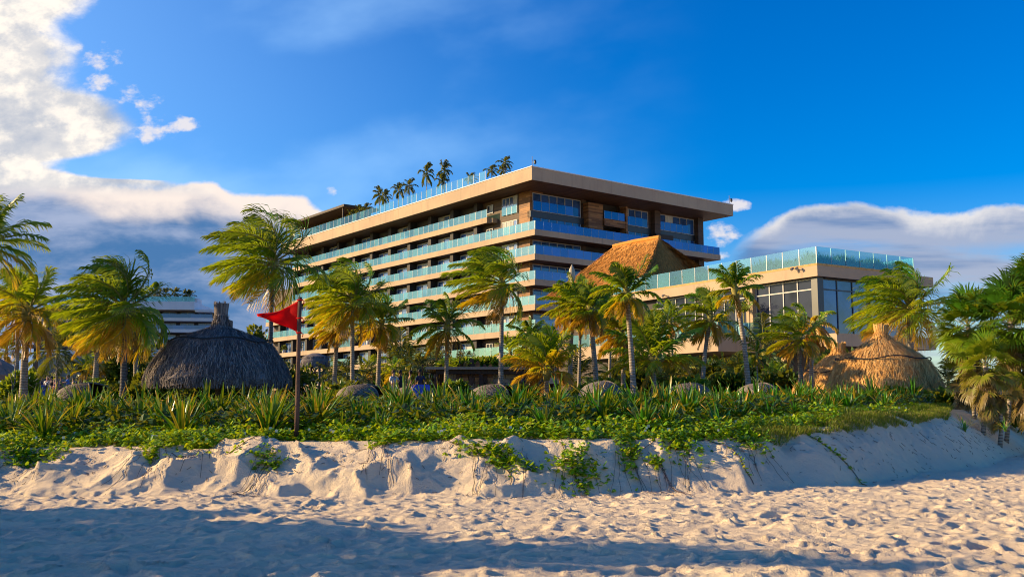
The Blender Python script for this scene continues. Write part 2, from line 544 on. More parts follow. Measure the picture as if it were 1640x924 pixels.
FX = [-60, -20, -8.9, -4, 1, 4.3, 8.7, 12.5, 16.3, 30, 70]
FY = [17.6, 17.2, 16.9, 16.7, 16.9, 17.5, 21.0, 25.4, 31.0, 52, 110]
def footf(x): return np.interp(x, FX, FY)
CW = 2.0
def inland(y):  # height of land behind the crest by distance
    return np.interp(y, [0, 19.3, 23.5, 45, 75, 120, 4000], [.84, .84, 1.22, 1.5, 2.0, 2.0, 2.0])
def terrain(x, y):
    ft = footf(x)
    slope = np.interp(x, [-60, 4, 12, 17, 30], [CW, CW, 3.4, 4.2, 5])
    d = (y - ft) + fbm(x * .45, y * .15, 11, 3) * 1.5
    t = np.clip(d / slope, 0, 1)
    prof = np.sin(t * PI / 2) ** 1.15
    crest = inland(y) + np.interp(x, [-60, -9, -5, 0, 30], [-.06, -.12, .0, .03, -.02]) + fbm(x * .5, y * .3, 31, 3) * .14
    z = crest * prof
    bell = np.clip(4 * t * (1 - t), 0, 1) ** .7
    wx = x + fbm(x * 1.1, y * 1.1, 41, 3) * .9; wy = y + fbm(x * 1.1 + 9, y * 1.1, 45, 3) * .9
    w1, r1 = worley(wx / 1.0, wy / .8, 51)
    w2, r2 = worley(wx / .42 + 5, wy / .33, 61)
    lft = np.interp(x, [-60, 2.0, 5.0, 80], [1, 1, .30, .25])
    z += bell * lft * ((np.minimum(w1, .6) - .25) * .50 * (0.4 + r1) + (np.minimum(w2, .6) - .2) * .13 * (.3 + r2))
    z += bell * fbm(x * 2.5, y * 1.2, 71, 4) * .10
    z += bell * (1 - lft) * (fbm(x * 5.0 + y * 2.0, y * 1.1, 75, 4) * .16 + (np.minimum(w2, .6) - .25) * .10 * (t > .45))
    # churned beach
    bm = 1 - np.clip(d / .5, 0, 1)
    bx = x + fbm(x * 2, y * 2, 81, 2) * .25; by = y + fbm(x * 2 + 3, y * 2, 85, 2) * .25
    a1, q1 = worley(bx / .30, by / .25, 91)
    a2, q2 = worley(bx / .14 + 3, by / .11, 95)
    z += bm * ((np.minimum(a1, .55) - .25) * .115 * (.05 + 1.5 * q1 * q1) + (np.minimum(a2, .5) - .2) * .060 * (.1 + 1.2 * q2) + fbm(x * .8, y * 1.2, 99, 5) * .16)
    z += (1 - bm) * fbm(x * 3, y * 3, 105, 3) * .03 * (y < 60)
    return z, d, slope

def axis(fine0, fine1, step, lo, hi, grow=1.12):
    a = [fine0]
    while a[-1] < fine1: a.append(a[-1] + step(a[-1]))
    s = step(a[-1])
    while a[-1] < hi: s *= grow; a.append(a[-1] + s)
    b = [fine0]; s = step(fine0)
    while b[-1] > lo: s *= grow; b.append(b[-1] - s)
    return np.array(b[:0:-1] + a)
xs = axis(-11.5, 18, lambda t: .038, -3000, 3000)
ys = axis(8.0, 34, lambda t: .028 if t < 18.5 else (.05 if t < 22 else .09), -300, 5000)
GX, GY = np.meshgrid(xs, ys, indexing='ij')
GZ, GD, GS = terrain(GX, GY)
# footprint trails across the beach
_fr = random.Random(12)
for (x0_, y0_, hd_, n_) in ((-6.5, 10.0, .12, 30), (-3.5, 14.6, -.06, 26), (1.0, 9.4, .42, 24), (5.5, 10.2, .75, 24), (3.0, 13.5, .1, 22), (9.5, 17.5, .55, 18), (-1.0, 11.6, -.1, 26)):
    fx_, fy_, h_ = x0_, y0_, hd_
    for k_ in range(n_):
        h_ += _fr.uniform(-.06, .06); fx_ += math.cos(h_) * .36; fy_ += math.sin(h_) * .36
        sgn_ = 1 if k_ % 2 else -1
        cx_, cy_ = fx_ - math.sin(h_) * .11 * sgn_, fy_ + math.cos(h_) * .11 * sgn_
        ia, ib = np.searchsorted(xs, [cx_ - .35, cx_ + .35]); ja, jb = np.searchsorted(ys, [cy_ - .35, cy_ + .35])
        if ib <= ia or jb <= ja: continue
        ddx = GX[ia:ib, ja:jb] - cx_; ddy = GY[ia:ib, ja:jb] - cy_
        a_ = ddx * math.cos(h_) + ddy * math.sin(h_); b__ = -ddx * math.sin(h_) + ddy * math.cos(h_)
        rr_ = (a_ / .155) ** 2 + (b__ / .075) ** 2
        GZ[ia:ib, ja:jb] += -.055 * np.exp(-rr_ ** 1.6) + .022 * np.exp(-((np.sqrt(rr_) - 1.45) / .35) ** 2)
nx_, ny_ = GX.shape
me = bpy.data.meshes.new('beach_ground')
vv = np.stack([GX, GY, GZ], -1).reshape(-1, 3)
idx = np.arange(nx_ * ny_).reshape(nx_, ny_)
q = np.stack([idx[:-1, :-1], idx[1:, :-1], idx[1:, 1:], idx[:-1, 1:]], -1).reshape(-1, 4)
me.vertices.add(len(vv)); me.vertices.foreach_set('co', vv.ravel())
me.loops.add(q.size); me.loops.foreach_set('vertex_index', q.ravel().astype(np.int32))
me.polygons.add(len(q)); me.polygons.foreach_set('loop_start', np.arange(0, q.size, 4, dtype=np.int32))
me.polygons.foreach_set('use_smooth', np.ones(len(q), dtype=bool))
me.update(calc_edges=True); me.validate()
soilv = np.clip((GD - GS - .7) / 1.2, 0, 1)
soilv = soilv * np.interp(GX, [-100, 12, 18, 100], [1, 1, .25, .25])
at = me.attributes.new('age', 'FLOAT', 'POINT'); at.data.foreach_set('value', soilv.ravel().astype(np.float32))
me.materials.append(M['sand'])
ground = bpy.data.objects.new('beach_ground', me); COL.objects.link(ground)
tag(ground, kind='structure')

def gz(x, y):
    z, _, _ = terrain(np.array([[float(x)]]), np.array([[float(y)]])); return float(z[0, 0])
def gzv(x, y):
    z, d, s = terrain(x[None, :], y[None, :]); return z[0], d[0], s[0]

# ------------------------------------------------------------------ the big hotel
def px_on_line(ox, oy, dxw, dyw, px):
    """distance along a ground line where it crosses a pixel column"""
    r = (px - CX) / 1541.0
    return (ox - r * oy) / (r * dyw - dxw)

HYAW = math.atan2(.607, .794)
HX, HY = 2.6, 137.0
ax_, ay_ = math.cos(HYAW), math.sin(HYAW)
def hw(lx, ly): return (HX + ax_ * lx - ay_ * ly, HY + ay_ * lx + ax_ * ly)
def hs_left(px, lx=0.0):
    o = hw(lx, 0); return px_on_line(o[0], o[1], -ay_, ax_, px)

hotel = thing('hotel_building', 'large seven-storey beige hotel with stepped glass balconies and a wide overhanging roof slab', 'hotel', (HX, HY, 0), HYAW)
SLABY = 133.7
LV = [P(854.5, y, SLABY).z for y in (328, 366.6, 406, 446.5, 486.5, 525.5, 565, 604)]
ROOF_T = P(850, 267, 130.2).z; ROOF_B = P(850, 288, 130.2).z
TH = .86

def fbox(mb, side, s0, s1, o0, o1, h0, h1, m=0, a=.5):
    if side == 'R': mb.box(s0, s1, -o1, -o0, h0, h1, m, a)
    else: mb.box(-o1, -o0, s0, s1, h0, h1, m, a)

def window(parent, side, s0, s1, o, h0, h1, n, frame='frame', glass='glass', trans=None, curtains=0, fw=.10):
    fr = MB(); d0, d1 = o + .012, o + .09
    fbox(fr, side, s0, s1, d0, d1, h0, h0 + fw); fbox(fr, side, s0, s1, d0, d1, h1 - fw, h1)
    for i in range(n + 1):
        s = s0 + (s1 - s0 - fw) * i / n
        fbox(fr, side, s, s + fw, d0, d1 - .003, h0 + fw, h1 - fw)
    if trans: 
        for i in range(n):
            a = s0 + (s1 - s0 - fw) * i / n + fw; b = s0 + (s1 - s0 - fw) * (i + 1) / n
            fbox(fr, side, a, b, d0, d1 - .006, trans, trans + fw)
    w = fr.build('window', M[frame], parent)
    pn = MB()
    for i in range(n):
        a = s0 + (s1 - s0 - fw) * i / n + fw; b = s0 + (s1 - s0 - fw) * (i + 1) / n
        t = R.random()
        cu = curtains and R.random() < curtains
        fbox(pn, side, a + .002, b - .002, d0, d0 + .02, h0 + fw, h1 - fw, 1 if cu else 0, t)
    pn.build('pane', [M[glass], M['curtain']], w)
    return w

def rail_run(parent, pts, h0, h1, mat, step=1.5, gap=.07, thick=.03, name='balustrade'):
    """glass panels along a polyline, one mesh"""
    mb = MB()
    for (x0, y0), (x1, y1) in zip(pts, pts[1:]):
        L = math.hypot(x1 - x0, y1 - y0); n = max(1, round(L / step))
        ux, uy = (x1 - x0) / L, (y1 - y0) / L; nx, ny = -uy * thick / 2, ux * thick / 2
        for i in range(n):
            a = L * i / n + gap / 2; b = L * (i + 1) / n - gap / 2
            q = [(x0 + ux * a, y0 + uy * a), (x0 + ux * b, y0 + uy * b)]
            vs = []
            for z in (h0, h1):
                vs += [(q[0][0] + nx, q[0][1] + ny, z), (q[1][0] + nx, q[1][1] + ny, z), (q[1][0] - nx, q[1][1] - ny, z), (q[0][0] - nx, q[0][1] - ny, z)]
            mb.add(vs, [(4, 5, 6, 7), (0, 1, 5, 4), (1, 2, 6, 5), (2, 3, 7, 6), (3, 0, 4, 7), (3, 2, 1, 0)], 0, R.random())
            # clamp posts
            if gap >= .05:
                px_, py_ = x0 + ux * (L * i / n), y0 + uy * (L * i / n)
                mb.box(px_ - .02, px_ + .02, py_ - .02, py_ + .02, h0 - .1, h1 - .02, 1)
    return mb.build(name, [mat, M['metal']], parent)

EL, ER = 78.0, 36.5       # length of the left front, of the right front
# body walls
XW = .3
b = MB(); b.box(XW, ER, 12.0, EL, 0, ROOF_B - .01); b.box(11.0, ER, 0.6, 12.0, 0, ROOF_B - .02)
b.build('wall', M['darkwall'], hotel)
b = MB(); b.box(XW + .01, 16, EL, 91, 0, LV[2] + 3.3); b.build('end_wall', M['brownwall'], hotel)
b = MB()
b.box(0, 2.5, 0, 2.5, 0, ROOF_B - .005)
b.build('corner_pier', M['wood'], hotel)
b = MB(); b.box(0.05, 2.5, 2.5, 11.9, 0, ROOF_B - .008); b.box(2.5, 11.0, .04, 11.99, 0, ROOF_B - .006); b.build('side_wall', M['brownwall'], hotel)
# slabs: L-shaped, with timber underside
for i, z in enumerate(LV):
    mb = MB()
    if i == 0:
        mb.box(-1.5, 2.6, 8.6, EL, z - TH, z, 0, .5, 1)
        mb.box(-.9, 1.5, 8.0, 8.6, z - TH + .05, z - .15, 0)
        mb.build('balcony_slab', [M['concrete'], M['soffit']], hotel)
        rail_run(hotel, [(-1.42, 8.7), (-1.42, EL)], z + .002, z + 1.25, M['rail'])
        continue
    far = 91 if i >= 3 else EL
    mb.box(-1.5, 38.3, -3.0, .0, z - TH, z, 0, .5, 1)
    mb.box(-1.5, 2.6, .0, far, z - TH + .002, z - .002, 0, .5, 1)
    mb.build('balcony_slab', [M['concrete'], M['soffit']], hotel)
    if i < 7:
        rail_run(hotel, [(-1.42, -2.9), (-1.42, 7.5 if i > 0 else EL)], z + .002, z + 1.25, M['rail'])
        rail_run(hotel, [(-1.42, 7.6), (-1.42, far)] if i < 5 else [(-1.42, 7.6), (-1.42, 30)], z + .002, z + 1.25, M['rail'])
        if i >= 5: rail_run(hotel, [(-1.42, 52), (-1.42, 60)], z + .002, z + 1.25, M['rail'])
        rail_run(hotel, [(-1.3, -2.92), (38.2, -2.92)], z + .002, z + 1.25, M['rail_sky'])
        if i == 1: rail_run(hotel, [(38.2, -2.8), (38.2, -.1)], z + .002, z + 1.25, M['rail'])
    # roofs of storeys and party walls on the left front
tops = [ROOF_B] + [z - TH for z in LV]
for i, z in enumerate(LV):
    top = tops[i]
    zb = z
    bayw = 7.0
    nb = 10 if i < 3 else 11
    for k in range(nb + 1):
        s = 11.9 + k * bayw * (EL - 12.7) / (bayw * 9.5) * .96
        if s > (EL if i < 3 else 90): break
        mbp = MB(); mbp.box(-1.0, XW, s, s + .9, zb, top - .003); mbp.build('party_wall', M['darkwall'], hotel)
        if k < nb and s + 6.3 < (EL if i < 3 else 91) and (i > 0 or k % 2 == 1):
            window(hotel, 'L', s + 1.2, s + 6.3, -XW, zb + .05, top - .25, 3, 'frame', 'glass_sky_pale', curtains=.10, fw=.15)
    # windows by the corner pier
    if i < 7:
        window(hotel, 'L', 2.9, 6.7, 0, zb + .05, top - .15, 4, 'frame', 'glass_sky_pale', curtains=.5, fw=.13)
        window(hotel, 'L', 9.0, 10.6, 0, zb + .9, top - .6, 2, 'frame', 'glass', curtains=.3)
        if i in (0,):
            rail_run(hotel, [(-.12, 2.9), (-.12, 6.7)], z, z + 1.3, M['rail'], name='window_guard')
# right front
for i, z in enumerate(LV[:7]):
    top = tops[i]
    if i == 0:
        h0, h1 = z - .1, ROOF_B - .25
    else: h0, h1 = z + .02, top - .12
    g = 'glass_sky'
    window(hotel, 'R', .45, 9.8, 0, h0, h1, 6, 'frame', g)
    window(hotel, 'R', 18.4, 24.3, 0, h0, h1, 4, 'frame', g, curtains=.05)
    window(hotel, 'R', 26.6, 35.2, 0, h0, h1, 5, 'frame', g, curtains=.05)
    if i == 0:
        rail_run(hotel, [(.5, -.16), (8.2, -.16)], z, z + 1.35, M['rail_sky'], name='window_guard')
        rail_run(hotel, [(18.5, -.16), (22.9, -.16)], z, z + 1.35, M['rail_sky'], name='window_guard')
        rail_run(hotel, [(26.6, -.16), (33.6, -.16)], z, z + 1.35, M['rail_sky'], name='window_guard')
b = MB(); b.box(.0, 36.5, -.12, .6, LV[0] - 1.1, LV[0] - .15)
b.build('spandrel', M['darkframe'], hotel)
b = MB(); b.box(2.5, 10.2, .04, .6, 0, ROOF_B - .02); b.box(18.0, 36.5, .0, .6, 0, ROOF_B - .02); b.box(10.2, 18.0, 4.0, 4.3, 0, ROOF_B - .03)
b.build('front_wall', M['brownwall'], hotel)
b = MB(); b.box(10.4, 13.4, -1.2, .0, LV[1], ROOF_B - .6); b.build('timber_screen', M['wood'], hotel)
b = MB(); b.box(17.9, 18.25, -1.6, -.2, LV[1], ROOF_B - .4); b.build('column', M['wood'], hotel)
b = MB(); b.box(13.4, 17.9, -1.5, -1.3, LV[0] - 1.1, LV[0] + .05); b.box(13.4, 17.9, -1.3, 4.0, LV[0] - .35, LV[0] - .1); b.build('loggia_parapet', M['wood'], hotel)
rail_run(hotel, [(13.45, -1.4), (17.85, -1.4)], LV[0] + .06, LV[0] + 1.25, M['rail_sky'], name='window_guard')
for s in (25.0, 35.3):
    b = MB(); b.box(s, s + 1.3, -.9, -.0, 0, ROOF_B - .01); b.build('pillar', M['brownwall'], hotel)
b = MB(); b.box(24.6, 28.6, -1.5, -1.2, LV[1] + 1.0, LV[1] + 2.4, 0); b.build('timber_parapet', M['darkwood'], hotel)
# roof
b = MB(); b.box(-4, 38.8, -5.5, EL, ROOF_B, ROOF_T, 0, .5, 1); b.build('roof_slab', [M['concrete'], M['soffit']], hotel)
b = MB(); b.box(-4.08, 38.88, -5.58, -5.2, ROOF_T + .001, ROOF_T + .12); b.box(-4.08, -3.8, -5.2, EL + .05, ROOF_T + .001, ROOF_T + .12); b.build('roof_coping', M['white'], hotel)
s_a = hs_left(776, -3.5)
rail_run(hotel, [(-3.5, s_a), (-3.5, EL)], ROOF_T + .12, ROOF_T + 1.75, M['railclear'])
# roof-end shelter at the far left of the roof
sp0, sp1 = hs_left(536, -2), hs_left(466, -2)
b = MB(); zt = ROOF_T
b.box(-2.5, 5, sp0 - 3, 81, zt + 4.3, zt + 4.75, 0, .5, 1)
b.build('roof_shelter', [M['darkwood'], M['soffit']], hotel)
b = MB()
for y_ in (sp0 - 2, 80): b.box(-2.2, -2.0, y_, y_ + .2, zt, zt + 4.3)
b.box(1.5, 5, sp0, 79, zt, zt + 4.29)
b.build('shelter_post', M['darkwood'], hotel)

# masts on two roof corners
for px_, l_, lab in ((852, (-3.6, -5.1), 'short mast with a dome camera at the near corner of the hotel roof'), (1180, (38.4, -5.1), 'short mast with a dome camera at the far right end of the hotel roof')):
    wx, wy = hw(*l_)
    t = thing('camera_mast', lab, 'mast', (wx, wy, ROOF_T), HYAW, 'camera masts on the hotel roof')
    mb = MB(); mb.tube([(0, 0, 0), (0, 0, 1.6)], .05, 6); mb.tube([(0, 0, 1.0), (.45, 0, 1.15)], .03, 5); mb.build('pole', M['metal'], t)
    mb = MB(); mb.tube([(.5, 0, 1.15), (.5, 0, .95), (.5, 0, .7), (.5, 0, .55)], [.13, .2, .2, .06], 10); mb.build('camera', M['darkframe'], t)

# ------------------------------------------------------------------ palms
ORD = ['first', 'second', 'third', 'fourth', 'fifth', 'sixth', 'seventh', 'eighth', 'ninth', 'tenth', 'eleventh', 'twelfth', 'thirteenth', 'fourteenth', 'fifteenth', 'sixteenth']
def ordinal(v, alls): return ORD[sorted(alls).index(v)]
WIND = Vector((-1.0, -.15, .10)).normalized()
def frond(mb, ribs, o, d, L, wind, grav, nl, lw, ll, age, rnd, stiff=0.0, lspread=.9):
    n = 12; ds = L / n
    pts = [o.copy()]; dirs = [d.copy()]
    p = o.copy(); d = d.copy()
    for i in range(n):
        s = (i + 1) / n
        d = d + (Vector((0, 0, -1)) * grav * (.3 + s) + WIND * wind * (.5 + s * 1.6)) * (1.7 / n)
        d.normalize(); p = p + d * ds
        pts.append(p.copy()); dirs.append(d.copy())
    ribs.tube(pts, [max(.008, .035 * L / 2.2 * (1 - i / n) + .006) for i in range(n + 1)], 3, 0, .5, False)
    side0 = dirs[0].cross(Vector((0, 0, 1)))
    if side0.length < .05: side0 = Vector((rnd.uniform(-1, 1), rnd.uniform(-1, 1), 0))
    side0.normalize()
    for k in range(nl):
        s = .12 + .88 * (k + rnd.random() * .5) / nl
        fi = s * n; i = min(n - 1, int(fi)); fr = fi - i
        q = pts[i].lerp(pts[i + 1], fr); dd = dirs[i].lerp(dirs[i + 1], fr).normalized()
        sd_ = side0 - dd * side0.dot(dd)
        if sd_.length < .1: continue
        sd_.normalize(); upv = sd_.cross(dd)
        prof = math.sin(PI * (.16 + .80 * s)) ** .7
        for sg in (-1, 1):
            if rnd.random() < .04: continue
            l = ll * prof * rnd.uniform(.8, 1.12)
            ang = lspread * (1 - .45 * s)
            v = dd * math.cos(ang) + sd_ * sg * math.sin(ang) + upv * rnd.uniform(-.05, .3)
            v.normalize()
            v2 = (v + Vector((0, 0, -1)) * (.45 + grav * .25) * rnd.uniform(.6, 1.3) + WIND * wind * .35).normalized()
            v3 = (v2 + Vector((0, 0, -1)) * .75 + WIND * wind * .25).normalized()
            wv = (dd * .8 + upv * .45 * sg).normalized() * lw * .5
            m1 = q + v * l * .35; m2 = m1 + v2 * l * .4; e = m2 + v3 * l * .3
            a_ = min(1, max(0, age + rnd.uniform(-.12, .12)))
            mb.add([q - wv * .6, q + wv * .6, m1 + wv, m1 - wv, m2 + wv * .7, m2 - wv * .7, e], [(0, 1, 2, 3), (3, 2, 4, 5), (5, 4, 6)], 0, [a_, a_, a_, a_, a_ + .05, a_ + .05, min(1, a_ + .15)])


def palm(base, top, Rr, seed, label, nf=26, age=.35, wind=.55, group=None, name='coconut_palm', r0=.15, dark=False, leaf='palm', droop=1.0, nl=34, spread=(1.35, -.60), dead=2, cat='palm tree', lw=.062, trunkmat='trunk'):
    """base and top are world points; the crown springs from top"""
    rnd = random.Random(seed)
    t = thing(name, label, cat, base, 0, group)
    tp = Vector(top) - Vector(base)
    mb = MB(); n = 12; pts = []; rad = []
    ctrl = Vector((tp.x * .25 + rnd.uniform(-.06, .06), tp.y * .25, tp.z * .55))
    for i in range(n + 1):
        s = i / n
        pts.append(ctrl * 2 * s * (1 - s) + tp * s * s + Vector((0, 0, -.25)) * (1 - s))
        rad.append(r0 * .86 * (1 + .5 * (1 - s) ** 6 - .25 * s) * (1 + rnd.uniform(-.04, .04)))
    mb.tube(pts, rad, 9)
    mb.build('trunk', M[trunkmat], t, True)
    # boot: fibrous heart below the fronds
    hb = MB(); up = (pts[-1] - pts[-2]).normalized()
    hb.tube([tp - up * .25, tp, tp + up * .25, tp + up * .5], [r0 * .9, r0 * 1.35, r0 * 1.0, .03], 8)
    hb.build('crown_heart', M['rib'], t, True)
    cr = MB(); rb = MB()
    for i in range(nf):
        f = i / (nf - 1)
        az = i * 2.39996 + rnd.uniform(-.25, .25)
        e0 = spread[0] + (spread[1] - spread[0]) * f ** .9 + rnd.uniform(-.12, .12)
        d = Vector((math.cos(az) * math.cos(e0), math.sin(az) * math.cos(e0), math.sin(e0)))
        L = Rr * rnd.uniform(.82, 1.08) * (.75 + .25 * math.sin(PI * min(1, f * 1.2)))
        a_ = age - .05 + (f - .45) * .5 + (.12 if f > .85 else 0) + rnd.uniform(-.1, .1)
        o = tp + up * (.25 - .3 * f) + d * r0 * .6
        frond(cr, rb, o, d, L, wind * rnd.uniform(.6, 1.25), droop * rnd.uniform(.45, .95) * (.7 + f * .5), nl, lw, Rr * .36, a_, rnd)
    for i in range(dead):
        az = rnd.uniform(0, 2 * PI); d = Vector((math.cos(az) * .5, math.sin(az) * .5, -.6)).normalized()
        frond(cr, rb, tp - up * .1, d, Rr * .7, wind * .3, 1.6, nl // 2, lw, Rr * .22, .97, rnd)
    if name == 'coconut_palm' and seed % 3 != 1:
        for q in range(rnd.randrange(3, 7)):
            a = rnd.uniform(0, 6.28); c0 = tp + Vector((math.cos(a) * r0 * 1.5, math.sin(a) * r0 * 1.5, -.12 - rnd.random() * .15)); nb = MB()
            nb.tube([c0 + Vector((0, 0, dz_)) for dz_ in (.13, .10, .03, -.05, -.11, -.13)], [.02, .07, .10, .095, .055, .01], 8)
            nb.build('coconut', M['rib'], t, True)
    c_ = cr.build('crown', M[leaf], t)
    rb.build('frond_ribs', M['rib'], c_)
    return t

def palm_px(bx, by, tx, ty, Y, Rpx, seed, label, lean=0, **k):
    tp = P(tx, ty, Y + lean)
    bp = P(bx, by, Y); bp.z = gz(bp.x, bp.y) - .05
    return palm(bp, tp, Rpx * Y / 1541.0, seed, label, **k)

PALMS = [
 # bx,by, tx,ty, Y, Rpx, label, kw
 (38, 635, 44, 505, 36, 98, 'yellowing coconut palm at the left edge with golden old fronds', dict(age=.62, wind=.30, r0=.17, nf=24, dead=2)),
 (27, 620, 28, 480, 47, 60, 'slim pale-trunked palm directly behind the yellowing palm at the left edge', dict(age=.5, wind=.3, r0=.13)),
 (-32, 650, -25, 395, 33, 105, 'tall palm mostly beyond the left edge, only its frond tips showing', dict(age=.45, wind=.1, trunkmat='trunkdark')),
 (196, 640, 198, 500, 32, 118, 'shaded coconut palm with a straight dark trunk between the stone wall and the grey palapa', dict(age=.36, wind=.85, r0=.13, nf=32, trunkmat='trunkdark', dead=2)),
 (150, 612, 158, 535, 44, 62, 'short palm with hanging golden fronds in front of the stone wall', dict(age=.66, wind=.25, r0=.16, trunkmat='trunk')),
 (219, 600, 216, 540, 47, 55, 'yellow-green palm just left of the grey palapa roof', dict(age=.6, wind=.3, r0=.16)),
 (431, 575, 437, 425, 38, 125, 'tallest windblown palm, dark trunk rising behind the grey palapa', dict(age=.28, wind=1.15, r0=.12, nf=34, trunkmat='trunkdark', dead=3)),
 (535, 615, 541, 525, 46, 56, 'smaller palm with a drooping yellow frond just right of the red flag', dict(age=.55, wind=.5, r0=.14)),
 (565, 628, 565, 488, 42, 88, 'dense bright green palm with a straight pale trunk right of the red flag', dict(age=.46, wind=.75, r0=.125, nf=34)),
 (605, 622, 610, 522, 44, 60, 'small-crowned palm third to the right of the red flag', dict(age=.47, wind=.45, r0=.13)),
 (713, 617, 716, 527, 43, 68, 'open-crowned palm with spreading fronds standing left of the beach bar', dict(age=.42, wind=.25, r0=.13, nf=18)),
 (801, 625, 804, 458, 40, 94, 'tall slim palm before the hotel corner with its crown swept to the left', dict(age=.44, wind=1.3, r0=.13, nf=26, dead=3)),
 (912, 630, 917, 492, 43, 58, 'pale-trunked palm at the left of the crowded grove with a withered upright spear', dict(age=.48, wind=.35, r0=.14, nf=24)),
 (958, 615, 945, 500, 42, 60, 'left-leaning palm in the middle of the grove under the brown thatched roof', dict(age=.50, wind=.45, r0=.15, nf=24)),
 (1017, 640, 1004, 476, 34, 66, 'long-trunked palm with dark green crown in front of the thatched roof', dict(age=.38, wind=.35, r0=.125, nf=22, spread=(1.45, -.5))),
 (926, 626, 930, 505, 47, 52, 'thin-trunked palm between the withered-spear palm and its left-leaning neighbour', dict(age=.55, wind=.5, r0=.10, nf=18)),
 (975, 622, 978, 512, 48, 50, 'slim palm showing between the left-leaning and the long-trunked palms', dict(age=.46, wind=.45, r0=.10, nf=18)),
 (851, 622, 848, 545, 50, 46, 'small green palm just right of the tall slim palm', dict(age=.30, wind=.2, r0=.09, nf=16)),
 (1078, 615, 1074, 520, 50, 50, 'palm with orange-tinged fronds between the stocky and curved-trunk palms', dict(age=.62, wind=.4, r0=.10, nf=18)),
 (998, 618, 996, 540, 44, 62, 'low palm hung with orange dying fronds behind the long-trunked palm', dict(age=.70, wind=.3, r0=.14)),
 (1048, 640, 1046, 583, 36, 100, 'stocky palm with upright feathery fronds right of the long-trunked palm', dict(age=.34, wind=.12, r0=.15, nf=18, spread=(1.5, .15), droop=.7)),
 (876, 640, 876, 598, 35, 78, 'low bushy yellow palm at the right end of the beach bar', dict(age=.60, wind=.35, r0=.12, nf=20, spread=(1.45, .1), droop=.9)),
 (889, 625, 890, 560, 40, 42, 'thin young palm tucked behind the low yellow palm', dict(age=.5, wind=.3, r0=.08, nf=12)),
 (1123, 618, 1137, 515, 43, 66, 'curved-trunk palm with orange fronds trailing left before the terrace', dict(age=.52, wind=.7, r0=.13, nf=20)),
 (1201, 638, 1178, 470, 36, 54, 'sparse-crowned palm with a long brown trunk leaning left before the terrace', dict(age=.40, wind=.1, r0=.12, nf=14, spread=(1.45, -.2), dead=2)),
 (1212, 618, 1212, 572, 42, 24, 'slender sapling palm with a tiny tuft of fronds below the terrace', dict(age=.45, wind=.2, r0=.04, nf=9, nl=16)),
 (1283, 606, 1279, 545, 44, 66, 'arching yellow-green palm left of the golden palapas', dict(age=.50, wind=.75, r0=.15, nf=22)),
 (1298, 606, 1303, 525, 47, 48, 'ragged palm with dull brown fronds hanging against the pavilion glass', dict(age=.80, wind=.0, r0=.13, nf=16, droop=1.8, spread=(1.0, -1.0))),
 (1459, 600, 1456, 500, 50, 104, 'big full-crowned windswept palm behind the golden palapas', dict(age=.47, wind=1.0, r0=.2, nf=46, droop=1.15, dead=2, nl=32)),
]
for i, (bx, by, tx, ty, Y, Rp, lab, kw) in enumerate(PALMS):
    pt_ = palm_px(bx, by, tx, ty, Y, Rp, 100 + i, lab, **kw)
    if 'withered upright spear' in lab:      # rolled dead leaf standing up out of the crown
        b0 = P(tx, ty - 5, Y) - Vector(pt_.location); b1 = P(916, 424, Y) - Vector(pt_.location); mb = MB()
        mb.tube([b0, b0.lerp(b1, .5), b0.lerp(b1, .7), b0.lerp(b1, .88), b1], [.05, .06, .17, .13, .02], 7)
        for q in range(14):
            s0 = b0.lerp(b1, .55 + .03 * q); mb.tube([s0, s0 + Vector((R.uniform(-.25, .1), R.uniform(-.1, .1), -.25))], [.02, .008], 3)
        mb.build('dead_spear', flat('withered_leaf', (.50, .42, .30)), pt_, True)

# withered spear leaf beside the grove palm is part of that palm in the photo: a rolled dead frond
# small shade palms in the middle ground (between flag and bar, and round the gardens)
mid = [(535, 600, 62), (555, 596, 58), (583, 600, 64), (628, 590, 60), (650, 588, 66), (672, 586, 60), (688, 584, 68), (596, 585, 72), (640, 575, 74), (700, 580, 72), (745, 585, 74), (520, 590, 75), (820, 560, 66), (840, 585, 70), (160, 575, 55), (138, 585, 60), (240, 590, 60), (8, 560, 55), (95, 560, 60), (1090, 590, 55), (1120, 600, 58), (1165, 590, 56), (1180, 605, 52), (1240, 600, 56), (1075, 605, 50), (980, 600, 52), (930, 600, 50), (860, 560, 60), (1225, 560, 62), (1520, 610, 44)]
protos = []
for k in range(4):
    rr = [1.9, 1.7, 2.1, 1.5][k]
    t = palm(Vector((0, 0, 0)), Vector((.1, 0, 1.7 + .3 * k)), rr, 300 + k, 'x', nf=16, age=[.4, .3, .48, .6][k], wind=.2, name='young_palm', r0=.09, leaf='palmdark' if k < 3 else 'palm', nl=20, dead=0, lw=.07, cat='young palm')
    protos.append(t)
for i, (px_, py_, Y) in enumerate(mid):
    k = i % 4 if px_ not in (160, 138, 8, 820, 860) else 3
    src = protos[k]
    o = copy_thing(src)
    top = P(px_, py_ + 8, Y)
    g = gz(top.x, top.y)
    h0 = 1.7 + .3 * k
    hh = max(1.2, top.z - g)
    sc_ = max(.8, min(1.6, hh / h0))
    o.location = (top.x, top.y, top.z - h0 * sc_)
    o.location.z = min(o.location.z, g)
    o.rotation_euler = (0, 0, R.uniform(0, 6.28)); o.scale = (sc_,) * 3
    for lo, hi, l_, g_ in ((-99, 300, 'of the young palms growing by the stone wall', 'young palms by the stone wall'), (300, 780, 'of the young dark-fronded palms between the red flag and the bar', 'young palms left of the beach bar'),
                       (780, 1000, 'of the young palms in the grove right of the bar', 'young palms in the grove'), (1000, 1999, 'of the shaded young palms below the pavilion terrace', 'young palms below the terrace')):
        if lo <= px_ < hi: lab = ordinal(px_, [q_[0] for q_ in mid if lo <= q_[0] < hi]) + ' from the left ' + l_; gr = g_
    tag(o, lab, 'young palm', gr)
